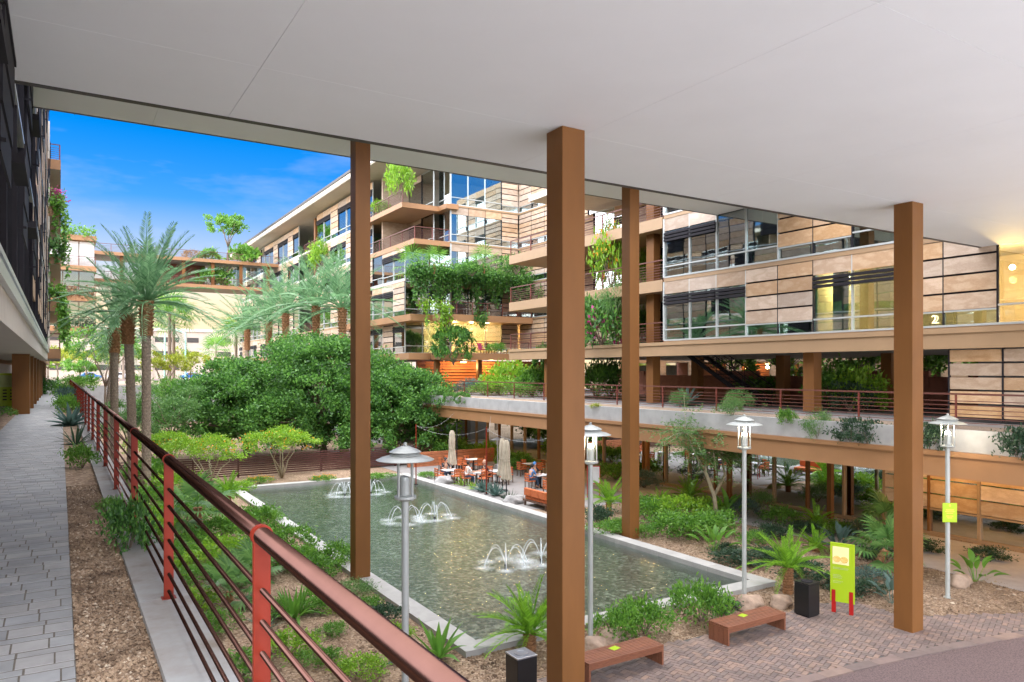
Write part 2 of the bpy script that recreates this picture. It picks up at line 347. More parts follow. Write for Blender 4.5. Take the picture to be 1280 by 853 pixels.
def put(name, me, parent=None, loc=(0, 0, 0)):
    o = bpy.data.objects.new(name, me); COL.objects.link(o); o.location = loc
    if parent is not None: o.parent = parent
    return o
def tag(o, label, cat, group=None):
    o['label'] = label; o['category'] = cat
    if group: o['group'] = group
    return o
def thing(name, label, cat, loc=(0, 0, 0), rz=0, group=None):
    o = bpy.data.objects.new(name, None); COL.objects.link(o); o.location = loc; o.rotation_euler = (0, 0, rz); o.empty_display_size = .2
    return tag(o, label, cat, group)
def structure(o): o['kind'] = 'structure'; return o
def root_struct(name, loc=(0, 0, 0)):
    o = bpy.data.objects.new(name, None); COL.objects.link(o); o.location = loc; o['kind'] = 'structure'; return o
def copy_tree(o, parent=None):
    c = o.copy(); COL.objects.link(c); c.parent = parent
    for ch in o.children: copy_tree(ch, c)
    return c
UNIT = {}
def ubox(mat):
    if mat not in UNIT:
        b = MB(); b.box(-.5, .5, -.5, .5, -.5, .5); UNIT[mat] = b.mesh('block_' + mat, mat)
    return UNIT[mat]
def bx(parent, name, x0, x1, y0, y1, z0, z1, mat):
    o = bpy.data.objects.new(name, ubox(mat)); COL.objects.link(o)
    o.location = ((x0 + x1) / 2, (y0 + y1) / 2, (z0 + z1) / 2); o.scale = (abs(x1 - x0), abs(y1 - y0), abs(z1 - z0))
    if parent is not None:
        o.parent = parent; o.location = Vector(o.location) - Vector(parent.location)
    return o
def face(axis, pos, sign):
    """boxes on a facade: a0..a1 along it, z0..z1 up, o0..o1 outwards"""
    def f(parent, name, a0, a1, z0, z1, o0, o1, mat):
        p0, p1 = sorted((pos + sign * o0, pos + sign * o1))
        if axis == 'x': return bx(parent, name, p0, p1, a0, a1, z0, z1, mat)
        return bx(parent, name, a0, a1, p0, p1, z0, z1, mat)
    return f
# pixels of the photograph to points: a direction, with the distance from the plane it lies on
FW = Vector((math.sin(HEAD), math.cos(HEAD), 0)); RT = Vector((math.cos(HEAD), -math.sin(HEAD), 0))
def ray(u, v): return FW + RT * ((u - 640) / FPX) + Vector((0, 0, (464 - v) / FPX))
def on_z(u, v, z):
    d = ray(u, v); return Vector((0, 0, EYE)) + d * ((z - EYE) / d.z)
LOW = -4.85

# ------------------------------------------------------------------ ground, walkway, courtyard, pool
structure(bx(None, 'ground', -400, 900, 104.0, 1500, -1.0, -.06, 'gravel_fine'))
structure(bx(None, 'ground', -400, 500, -60, 60.0, -6.2, LOW, 'gravel'))
gx = root_struct('upper_terrain')
bx(gx, 'walkway_base', -14, .50, -14, 104, LOW, -.05, 'concrete')
bx(gx, 'gravel_strip', .08, .50, -14, 104, -.05, -.015, 'gravel')
bx(gx, 'planting_bed', -14, -1.5, -14, 104, -.05, -.012, 'gravel')
pe = MB()
for q in range(11000):
    f = random.random(); yy = 4.0 + 9*f**1.6; xx = random.uniform(.085, .495); r_ = random.uniform(.006, .017)*(1 + .5*f); M = Matrix.Translation((xx, yy, -.012 + r_*.3)) @ Matrix.Rotation(random.uniform(0, 6.3), 4, 'Z')
    pe.add([M @ Vector((dx*r_*random.uniform(.8, 1.3), dy*r_*.85, dz*r_*.7)) for dx, dy, dz in ((1,0,0),(-1,0,0),(0,1,0),(0,-1,0),(.2,.1,1),(0,0,-.6))], [(0,2,4),(2,1,4),(1,3,4),(3,0,4),(2,0,5),(1,2,5),(3,1,5),(0,3,5)])
pe = pe.obj('pebbles', 'pebble', gx); pe['kind'] = 'stuff'
cb = root_struct('walkway_kerb')
y = -2.9
while y < 103:
    bx(cb, 'kerb_stone', .50, .84, y, y + 2.985, LOW if y < -2 else -.9, .035, 'kerb_concrete'); y += 3.0
bx(cb, 'retaining_wall', .50, .80, -14, 104, LOW, -.9, 'concrete')

wk = root_struct('walkway')
bx(wk, 'paving_bed', -1.5, .08, -14, 150, -.05, -.0028, 'joint_sand')
def paver_mesh(wd, dp, h, mat, bev=.003):
    b = MB(); b.box(-wd/2, wd/2, -dp/2, dp/2, -h, 0)
    n = len(b.v)
    for i in range(4, 8): x, y_, z = b.v[i]; b.v[i] = (x - math.copysign(bev, x), y_ - math.copysign(bev, y_), z)
    return b
pm_big = paver_mesh(.222, .189, .05, '').mesh('paver', 'paver_grey'); pm_small = paver_mesh(.222, .09, .05, '').mesh('paver_narrow', 'paver_grey')
rest = MB(); row = 0; y = 3.0; cnt = 0
while y < 45:
    dp = .205 if row % 2 == 0 else .105
    wdp = .205 if row % 2 == 0 else .31
    off = ((row*37) % 5)/5*wdp*.8
    x = .08
    cells = []
    while x > -1.5:
        x2 = x - wdp if x < .08 else x - wdp + off
        x2 = max(x2, -1.5)
        if x - x2 > .03: cells.append((x2, x))
        x = x2 - 0.0
        if x2 <= -1.5: break
    for (a, b2) in cells:
        hz = random.uniform(-.001, .0015)
        vis = y > 4.7 and y < 9.2 and (a > -.62 - (y - 4.7) * .05)
        if vis and cnt < 300:
            cnt += 1
            o = put('paver', pm_big if row % 2 == 0 else pm_small, wk, ((a + b2)/2, y + dp/2, hz)); o.scale = ((b2 - a - .006) / .222, 1, 1)
        else:
            m = .003; h = hz; dp0 = dp; dp = dp - .008
            rest.add([(a+m, y+m, h), (b2-m, y+m, h), (b2-m, y+dp-m, h), (a+m, y+dp-m, h), (a+m, y+m, -.02), (b2-m, y+m, -.02), (b2-m, y+dp-m, -.02), (a+m, y+dp-m, -.02)], [(0,1,2,3), (4,5,1,0), (5,6,2,1), (6,7,3,2), (7,4,0,3)]); dp = dp0
    y += dp; row += 1
ro = rest.obj('paver_field', 'paver_grey', wk); ro['kind'] = 'stuff'
bx(wk, 'far_paving', -1.5, .08, 45, 150, -.0028, .001, 'paver_grey')

# pool
PX0, PX1, PY0, PY1 = 7.95, 18.75, 14.9, 43.0; CW = .55; CT = LOW + .14; WL = LOW - .02
pool = root_struct('pool')
bx(pool, 'pool_floor', PX0, PX1, PY0, PY1, LOW - .6, LOW - .32, 'pool_pebble')
def coping_run(x0, x1, y0, y1, along):
    L = (y1 - y0) if along == 'y' else (x1 - x0); n = max(1, round(L / 2.4))
    for i in range(n):
        g = .004
        if along == 'y': a, b = y0 + L*i/n, y0 + L*(i+1)/n; bx(pool, 'coping_stone', x0, x1, a + g, b - g, LOW - .33, CT + random.uniform(-.002, .002), 'coping')
        else: a, b = x0 + L*i/n, x0 + L*(i+1)/n; bx(pool, 'coping_stone', a + g, b - g, y0, y1, LOW - .33, CT + random.uniform(-.002, .002), 'coping')
coping_run(PX0, PX0 + CW, PY0, PY1, 'y'); coping_run(PX1 - CW, PX1, PY0, PY1, 'y')
coping_run(PX0 + CW, PX1 - CW, PY0, PY0 + CW, 'x'); coping_run(PX0 + CW, PX1 - CW, PY1 - CW, PY1, 'x')
b = MB(); b.add([(PX0+CW, PY0+CW, WL), (PX1-CW, PY0+CW, WL), (PX1-CW, PY1-CW, WL), (PX0+CW, PY1-CW, WL)], [(0,1,2,3)])
structure(b.obj('water', 'water'))
# cut the ground away below the pool: ground is four sheets round it
for o in list(COL.objects):
    if o.name.startswith('ground') and o.location.z < -3: bpy.data.objects.remove(o)
gl = root_struct('courtyard_ground')
for (x0, x1, y0, y1) in ((.8, PX0, -3, 104), (PX1, 200, -3, 104), (PX0, PX1, -3, PY0), (PX0, PX1, PY1, 104)):
    bx(gl, 'planting_bed', x0, x1, y0, y1, LOW - .7, LOW, 'gravel')
pe = MB()
def bed_pebble(x, y):
    if inside_plaza(x, y): return
    r_ = random.uniform(.012, .034) if random.random() < .93 else random.uniform(.04, .075); M = Matrix.Translation((x, y, LOW + r_*.25)) @ Matrix.Rotation(random.uniform(0, 6.3), 4, 'Z')
    pe.add([M @ Vector((dx*r_*random.uniform(.8, 1.4), dy*r_*.85, dz*r_*.7)) for dx, dy, dz in ((1,0,0),(-1,0,0),(0,1,0),(0,-1,0),(.2,.1,1),(0,0,-.6))], [(0,2,4),(2,1,4),(1,3,4),(3,0,4),(2,0,5),(1,2,5),(3,1,5),(0,3,5)])
def inside_plaza(x, y): return y < 13.08 and x > 2 and not (x > 19.3 and y > 10.95 - (x - 19.75)*.5)
for q in range(7000): bed_pebble(random.uniform(1.2, 7.9), 9 + 18*random.random()**1.4)
for q in range(4200): bed_pebble(random.uniform(7.9, 19), random.uniform(13.1, 14.88))
for q in range(8500): bed_pebble(random.uniform(18.8, 25), 9.7 + 16*random.random()**1.2)
pe = pe.obj('pebbles', 'pebble', gl); pe['kind'] = 'stuff'
# rear slope up to street level beyond the courtyard
bx(gl, 'rear_bounce_paving', -400, 400, -120, -3, LOW - .7, LOW, 'bounce_paving')  # unseen behind the camera, added pale to bounce light under the building
bx(gl, 'street_bank', .8, 60, 103.8, 104.3, LOW - .5, -.06, 'concrete')

# plaza: herringbone pavers, curved kerb, driveway
plz = root_struct('plaza')
def arc_y(x):      # front kerb of the plaza, a wide curve
    return 10.25 - .0052 * max(0, x - 10.5) ** 2 * 1.9 - .03 * (x - 13)
poly = [(2.0, 13.05), (2.0, arc_y(2.0))] + [(x, arc_y(x)) for x in np.arange(3, 26.1, .8)] + [(26.0, 9.0), (22.3, 9.65), (19.75, 10.95), (19.25, 11.2), (19.3, 12.75), (18.4, 13.05)]
b = MB(); b.prism(poly, LOW, LOW + .012); b.obj('paving_bed', 'paver_joint', plz)
def inside(px, py):
    c = False; n = len(poly)
    for i in range(n):
        x1, y1 = poly[i]; x2, y2 = poly[(i+1) % n]
        if (y1 > py) != (y2 > py) and px < (x2-x1)*(py-y1)/(y2-y1)+x1: c = not c
    return c
W_ = .125; cand = []
ca, sa = math.cos(R(20)), math.sin(R(20))
for i in range(-60, 260):
    for j in range(-160, 160):
        c = (i - j) % 4
        if c == 0: r = (i, j, 2, 1)
        elif c == 3: r = (i, j, 1, 2)
        else: continue
        x = (r[0] + r[2]/2) * W_; y = (r[1] + r[3]/2) * W_
        X = 11 + x*ca - y*sa; Y = 11 + x*sa + y*ca
        if inside(X, Y) and X > 7.5: cand.append((X, Y, r[2] == 2))
cand.sort(key=lambda q: (q[0]-12.6)**2*.5 + (q[1]-9.6)**2)
ph = paver_mesh(2*W_-.01, W_-.01, .02, '', .005).mesh('paver', 'paver_plaza')
rest = MB(); n_ind = 0
for (X, Y, hor) in cand:
    d = Vector((X, Y, LOW - EYE)); fwd = d.dot(FW)
    vis = 464 - d.z/fwd*FPX < 851 and 733 < 640 + d.dot(RT)/fwd*FPX < 1280
    rot = R(20) + (0 if hor else R(90)); z = LOW + .03 + random.uniform(-.0025, .0025)
    if vis and n_ind < 300:
        n_ind += 1; o = put('paver', ph, plz, (X, Y, z)); o.rotation_euler = (0, 0, rot)
    else:
        M = Matrix.Translation((X, Y, z)) @ Matrix.Rotation(rot, 4, 'Z'); l, wd = W_-.006, W_/2-.006
        rest.add([M @ Vector(p) for p in ((-l,-wd,0),(l,-wd,0),(l,wd,0),(-l,wd,0),(-l,-wd,-.015),(l,-wd,-.015),(l,wd,-.015),(-l,wd,-.015))], [(0,1,2,3),(4,5,1,0),(5,6,2,1),(6,7,3,2),(7,4,0,3)])
ro = rest.obj('paver_field', 'paver_plaza', plz); ro['kind'] = 'stuff'
xs = list(np.arange(2, 26.01, .8))
for i in range(len(xs) - 1):
    a, c = xs[i], xs[i+1]; b = MB(); b.prism([(a+.004, arc_y(a)), (a+.004, arc_y(a)-.28), (c-.004, arc_y(c)-.28), (c-.004, arc_y(c))], LOW, LOW + .034); b.obj('kerb_stone', 'paver_plaza', plz)
drv = MB(); drv.prism([(2, arc_y(2)-.28)] + [(2, -2.9), (26, -2.9)] + [(x, arc_y(x)-.28) for x in reversed(np.arange(2, 26.1, .8))], LOW, LOW + .006)
structure(drv.obj('driveway', 'asphalt'))
# paths by the lower shop front
pth = root_struct('garden_path')
pp = MB(); pp.prism([(26.2, 60), (26.2, 30), (25.2, 24), (25.0, 16), (24.4, 9.4), (29.6, 9.4), (29.6, 60)], LOW, LOW + .02); pp.obj('path_paving', 'path_stone', pth)
pp = MB(); pp.prism([(18.76, 43.6), (18.76, 29.4), (22, 28.2), (26.2, 28.6), (26.2, 60), (18.76, 60)], LOW, LOW + .016); pp.obj('patio_paving', 'deck_tile', pth)

# ------------------------------------------------------------------ overhead building with white soffits on bronze columns
SO = 6.01; SO2 = 9.27
ov = thing('overhead_building', 'white panelled underside of a building carried on four bronze columns', 'building', (8.07, 10.6, LOW))
XS = [-.7, 2.4, 8.05, 13.65, 19.2, 24.8, 26.95]; YS = [2.2, 5.0, 10.6, 12.95]
for i in range(len(XS) - 1):
    for j in range(len(YS) - 1):
        g = .003; bx(ov, 'soffit_panel', XS[i] + g, XS[i+1] - g, YS[j] + g, YS[j+1] - g, SO, SO + .05, 'soffit')
bx(ov, 'floor_slab', -.7, 26.95, 2.2, 12.9, SO + .055, SO + .6, 'soffit_gap')
bx(ov, 'edge_trim', -.7, 26.95, 12.955, 13.07, SO - .012, SO + .6, 'dark_trim')
bx(ov, 'wall', -.7, 26.95, 2.2, 12.85, SO + .6, SO2, 'pale_slab')
for i in range(len(XS) - 1):
    bx(ov, 'soffit_panel', XS[i] + .003, XS[i+1] - .003, 19.6, 24.85, SO2, SO2 + .05, 'soffit')
bx(ov, 'roof_slab', -.7, 26.95, 2.2, 12.9, SO2, SO2 + .5, 'pale_slab'); bx(ov, 'floor_slab', -.7, 26.95, 19.55, 24.8, SO2 + .055, SO2 + .5, 'pale_slab')
bx(ov, 'edge_trim', -.7, 26.95, 24.855, 24.95, SO2 - .01, SO2 + .5, 'dark_trim')
for (x, y, zt) in ((7.66, 10.6, SO), (18.42, 10.6, SO), (8.07, 22.2, SO2), (19.2, 22.2, SO2)):
    b = MB(); s = .245; b.box(-s, s, -s, s, 0, zt - LOW - .002)
    me = b.mesh('column', 'bronze', bevel=.012); put('column', me, ov, (x - 8.07, y - 10.6, 0))

# ------------------------------------------------------------------ facade cells
def cell(f, par, a0, a1, z0, z1, typ, gm='glass', stone_mat='sandstone', mull=True, rows=4):
    g = .02; mw = .045
    if mull: f(par, 'mullion', a0 - mw/2, a0 + mw/2, z0, z1, -.06, .05, 'silver' if typ in 'GW' else 'dark_metal')
    f(par, 'window_sill', a0, a1, z0 - .045, z0 + .03, -.06, .09, 'silver')
    if typ == 'S':
        h = (z1 - z0 - .52) / rows
        for k in range(rows): f(par, 'stone_panel', a0 + g, a1 - g, z0 + .55 + k*h, z0 + .55 + (k+1)*h - .075, 0, .05, stone_mat)
        f(par, 'window_pane', a0 + mw/2, a1 - mw/2, z0 + .03, z0 + .5, -.045, -.03, gm); f(par, 'backing', a0 + mw/2, a1 - mw/2, z0 + .51, z1 - .02, -.07, -.05, 'dark_metal')
        f(par, 'transom', a0 + mw/2, a1 - mw/2, z0 + .48, z0 + .535, -.06, .045, 'silver')
    elif typ == 'W':
        f(par, 'stone_panel', a0 + g, a1 - g, z1 - .66, z1 - .02, 0, .05, stone_mat)
        for k in range(3): f(par, 'louvre_slat', a0 + g, a1 - g, z1 - .88 - k*.17, z1 - .76 - k*.17, .03, .13, 'dark_metal')
        f(par, 'window_pane', a0 + mw/2, a1 - mw/2, z0 + .03, z1 - .66, -.045, -.03, gm)
        f(par, 'transom', a0 + mw/2, a1 - mw/2, z0 + .52, z0 + .58, -.06, .045, 'silver')
    elif typ == 'L':      # small window under stone, louvre at the top of the pane
        f(par, 'stone_panel', a0 + g, a1 - g, z1 - 1.25, z1 - .66, 0, .05, stone_mat); f(par, 'stone_panel', a0 + g, a1 - g, z1 - .62, z1 - .02, 0, .05, stone_mat)
        f(par, 'window_pane', a0 + mw/2, a1 - mw/2, z0 + .03, z1 - .7, -.045, -.03, gm)
        f(par, 'transom', a0 + mw/2, a1 - mw/2, z1 - 1.31, z1 - 1.26, -.06, .045, 'silver')
    elif typ == 'G':
        f(par, 'window_pane', a0 + mw/2, a1 - mw/2, z0 + .03, z1 - .03, -.045, -.03, gm)
        f(par, 'transom', a0 + mw/2, a1 - mw/2, z0 + .60, z0 + .66, -.06, .045, 'silver')
        f(par, 'transom', a0 + mw/2, a1 - mw/2, z1 - .06, z1 - .0, -.06, .045, 'silver')
    elif typ == 'H':      # stone header, glass below
        f(par, 'stone_panel', a0 + g, a1 - g, z1 - .66, z1 - .02, 0, .05, stone_mat)
        f(par, 'window_pane', a0 + mw/2, a1 - mw/2, z0 + .03, z1 - .66, -.045, -.03, gm)
        f(par, 'transom', a0 + mw/2, a1 - mw/2, z0 + .60, z0 + .66, -.06, .045, 'silver')

def railing(par, axis, pos, a0, a1, z, h=1.05, nr=6, step=3.0, mat='rail_brown', post='railing_red', pw=.05):
    def B(name, lo, hi, z0, z1, o, m):
        if axis == 'x': return bx(par, name, pos - o, pos + o, lo, hi, z0, z1, m)
        return bx(par, name, lo, hi, pos - o, pos + o, z0, z1, m)
    n = max(1, round((a1 - a0) / step))
    for i in range(n + 1):
        a = a0 + (a1 - a0) * i / n; B('railing_post', a - pw/2, a + pw/2, z, z + h, .03, post)
    B('top_rail', a0, a1, z + h - .03, z + h + .03, .032, mat)
    for k in range(nr): B('rail', a0, a1, z + .1 + k*(h - .2)/nr, z + .125 + k*(h - .2)/nr, .013, mat)

FL = [0, 3.36, 6.65, 9.94, 13.23, 16.52, 19.81]
# ------------------------------------------------------------------ right hand apartment building
rb = thing('apartment_building', 'sandstone panelled apartment block over open passage with glass shop front below', 'building', (30, 18, LOW))
fx = face('x', 27.0, -1)
MY = [12.47 + 1.78*k for k in range(-4, 10)]           # last one 28.49
def types(level):
    # from the far corner towards the camera
    return {1: 'WWWSSWWSSGGGG', 2: 'WWGGSSHHSSGGG', 3: 'WWSSWWGGSSWWS'}[level]
for lv in (1, 2, 3):
    z0, z1 = FL[lv], FL[lv+1] - .22
    for k, tp in enumerate(types(lv)):
        a1 = MY[13 - k]; a0 = MY[12 - k]
        if lv == 2 and a1 < 12.9: continue
        warm = 'sandstone_soffit_light' if (a1 < 23.5 and lv == 2) or a1 < 18 else 'sandstone'  # covered panels take the stone copy with light put into its colour
        cell(fx, rb, a0, a1, z0, z1, tp, 'glass' if a0 > 12.4 else 'glass_clear', warm)
    fx(rb, 'floor_band', MY[0], 28.49, FL[lv] - .24, FL[lv] - .05, -.05, .07, 'fascia')
    bx(rb, 'mullion', 26.93, 27.07, 28.47, 28.57, FL[lv], FL[lv+1] - .24, 'silver')
    # return wall of the corner, facing up the courtyard
    fy = face('y', 28.52, 1); cell(fy, rb, 27.08, 28.9, z0, z1, 'G')
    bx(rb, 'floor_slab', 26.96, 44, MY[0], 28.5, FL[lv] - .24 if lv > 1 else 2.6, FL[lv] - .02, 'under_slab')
    bx(rb, 'interior_wall', 32.5, 32.7, MY[0], 28.5, FL[lv] - .02, FL[lv+1] - .24, 'interior')
    for q in range(3):
        a = MY[13] - 3.56*q*1.3 - .3; bx(rb, 'curtain', 27.35, 27.42, a - random.uniform(.5, 1.0), a, FL[lv], FL[lv+1] - .3, 'curtain')
    if lv < 3: bx(rb, 'partition_wall', 27.2, 32.5, 19.55, 19.67, FL[lv] - .02, FL[lv+1] - .24, 'interior')
bx(rb, 'roof_slab', 26.6, 44, MY[0], 41, FL[4] - .2, FL[4] + .2, 'pale_slab')
# big beam over the passage
bx(rb, 'fascia_beam', 26.9, 27.3, MY[0], 44, 2.54, 3.08, 'fascia'); bx(rb, 'fascia_cap', 26.84, 27.3, MY[0], 44, 3.085, 3.26, 'fascia')
def room_light(par, x, y, z, watts, r=.12):
    L = bpy.data.lights.new('room_light', 'POINT'); L.energy = watts; L.color = (1, .58, .2); L.shadow_soft_size = r
    o = bpy.data.objects.new('room_light', L); COL.objects.link(o); o.parent = par; o.location = Vector((x, y, z)) - Vector(par.location)
for (x, y, z, wt) in ((29.3, 13.05, 5.5, 330), (28.6, 19.1, 5.75, 150), (29.3, 8.2, 5.5, 120)):
    room_light(rb, x, y, z - .45, wt); b = MB(); b.lathe([(0, .1), (.07, .07), (.1, 0), (.07, -.07), (0, -.1)], 14); o = b.obj('pendant_lamp', 'lamp_glow', rb); o.location = Vector((x, y, z)) - Vector(rb.location)
for y in (8.2, 11.8, 15.4):
    bx(rb, 'ceiling_lamp', 28.6, 28.8, y - .1, y + .1, -1.475, -1.452, 'warm_glow'); room_light(rb, 28.7, y, -1.6, 36, .08)
for k in range(7):
    y = 31 + 3.1*k; b = MB(); b.tube([(0, 0, .1), (0, 0, .35)], .008, 5); b.lathe([(0, .1), (.06, .09), (.17, 0), (.16, -.01), (0, -.005)], 14); o = b.obj('pendant_lamp', 'table_white', rb); o.location = Vector((27.2, y, -1.82)) - Vector(rb.location)
    b = MB(); b.lathe([(0, -.012), (.07, -.014), (.05, -.04), (0, -.05)], 10); g = b.obj('lamp_bulb', 'lamp_glow', rb); g.location = o.location
    if k % 2 == 0: room_light(rb, 27.2, y, -2.05, 26, .06)
# balconies beyond the corner
fb = face('x', 31.0, -1)
for lv in (1, 2, 3):
    zt = FL[lv] - .1
    if lv > 1:
        bx(rb, 'balcony_slab', 26.9, 44, 28.6, 44, zt - .6, zt, 'fascia')
    else: bx(rb, 'balcony_slab', 27.3, 44, 28.6, 44, 2.6, zt, 'under_slab')
    for k, tp in enumerate('WGSWGSG'):
        cell(fb, rb, 28.6 + 2.2*k, 30.8 + 2.2*k, zt + .06, zt + 2.7, tp)
    bx(rb, 'interior_wall', 35, 35.2, 28.6, 44, zt, zt + 2.7, 'interior')
    railing(rb, 'x', 27.05, 28.62, 44, zt, 1.05, 6, 2.6)
    b = MB(); b.box(-.24, .24, -.3, .3, 0, 2.69); put('column', b.mesh('column', 'bronze', bevel=.012), rb, (27.75 - 30, 30.2 - 18, zt - LOW))
# passage columns, stair and rear garden at deck level
for (x, y) in ((27.75, 20.2), (27.75, 30.2), (33.5, 26.2), (33.5, 20.2), (33.5, 32.5), (27.75, 40.2)):
    b = MB(); b.box(-.27, .27, -.27, .27, 0, 2.6); put('column', b.mesh('column', 'bronze', bevel=.012), rb, (x - 30, y - 18, -LOW))
# slatted stone screen at deck level, near the entrance
for k in range(-4, 1):
    a0, a1 = MY[k+4], MY[k+5]
    for j in range(5): fx(rb, 'stone_panel', a0 + .02, a1 - .02, .12 + j*.49, .12 + (j+1)*.49 - .07, -.4, -.35, 'sandstone_soffit_light')
    fx(rb, 'mullion', a1 - .03, a1 + .03, 0, 2.54, -.42, -.33, 'dark_metal')
bx(rb, 'wall', 29.5, 29.7, MY[0], 14.3, 0, 2.6, 'grey_wall')
# deck slab with concrete upstand, fascia and lower shop front
y = 6.0
while y < 58:
    bx(rb, 'concrete_panel', 23.2, 23.38, y + .004, min(y + 3.55, 58), -.70, -.03, 'concrete'); y += 3.56
bx(rb, 'terrace_slab', 23.38, 46, 5, 60, -.9, -.06, 'deck_tile')
bx(rb, 'terrace_gravel', 23.38, 25.3, 5, 58, -.06, -.045, 'gravel_fine')
bx(rb, 'fascia_cap', 23.08, 23.4, 5, 60, -.86, -.705, 'fascia_orange'); bx(rb, 'fascia_beam', 23.16, 23.4, 5, 60, -1.52, -.862, 'fascia_orange')
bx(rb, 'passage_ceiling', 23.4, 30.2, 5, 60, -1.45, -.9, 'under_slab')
fl = face('x', 30.0, -1)
ys = [5.0 + 1.9*k for k in range(0, 29)]
for k in range(len(ys) - 1):
    a0, a1 = ys[k], ys[k+1]
    fl(rb, 'mullion', a0 - .05, a0 + .05, LOW, -1.45, -.06, .08, 'fascia' if k % 3 else 'bronze')
    if a1 < 18.5:
        for j in range(4): fl(rb, 'stone_panel', a0 + .06, a1 - .06, LOW + 1.1 + j*.58, LOW + 1.1 + (j+1)*.58 - .06, 0, .05, 'sandstone_soffit_light')
        fl(rb, 'transom', a0 + .05, a1 - .05, LOW + 1.0, LOW + 1.07, -.05, .06, 'fascia')
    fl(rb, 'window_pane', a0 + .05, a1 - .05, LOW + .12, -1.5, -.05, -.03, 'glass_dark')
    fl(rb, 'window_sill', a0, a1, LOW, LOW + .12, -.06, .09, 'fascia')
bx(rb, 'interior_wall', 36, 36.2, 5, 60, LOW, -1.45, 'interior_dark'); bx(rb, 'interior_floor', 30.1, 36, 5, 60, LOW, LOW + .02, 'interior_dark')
for (x, y) in ((29.3, 20.4), (29.3, 26.2), (29.3, 32.4), (29.3, 40.4)):
    b = MB(); b.box(-.11, .11, -.11, .11, 0, -1.46 - LOW); put('column', b.mesh('column', 'bronze', bevel=.01), rb, (x - 30, y - 18, 0))
tr = thing('terrace_railing', 'rust brown horizontal bar railing along the raised terrace across the pool', 'railing', (25.2, 30, -.06))
railing(tr, 'x', 25.25, 6, 58, -.06, 1.05, 6, 3.56)
# red garden walls behind the passage
gw = thing('garden_wall', 'low red brick garden wall behind the open passage', 'wall', (40, 30, -.06))
for k in range(10): bx(gw, 'wall_panel', 38, 38.25, 10 + 3.6*k + .01, 13.6 + 3.6*k - .01, -.06, 1.45 if k % 3 else 1.75, 'brick_red')
# open steel stair
st = thing('steel_stair', 'black open riser steel stair rising under the building beside red wall', 'stair', (31, 27, -.06))
p0 = Vector((31.0, 25.4, 0.0)); p1 = Vector((31.0, 30.8, 3.0))
for dx in (-.6, .6):
    b = MB(); d = Vector((dx, 0, 0)); b.tube([p0 + d - Vector(st.location), p1 + d - Vector(st.location)], .13, 4); b.obj('stringer', 'dark_metal', st)
    b = MB(); h = Vector((0, 0, 1.0)); b.tube([p0 + d + h - Vector(st.location), p1 + d + h - Vector(st.location)], .03, 6)
    for k in range(7):
        q = p0 + (p1 - p0)*(k/6) + d - Vector(st.location); b.tube([q, q + h], .018, 5)
    for k in (.3, .55, .78): b.tube([p0 + d + h*k - Vector(st.location), p1 + d + h*k - Vector(st.location)], .012, 5)
    b.obj('handrail', 'dark_metal', st)
for k in range(15):
    q = p0 + (p1 - p0)*((k + .5)/15); bx(st, 'tread', 30.42, 31.58, q.y - .15, q.y + .15, q.z + .05, q.z + .09, 'dark_metal')

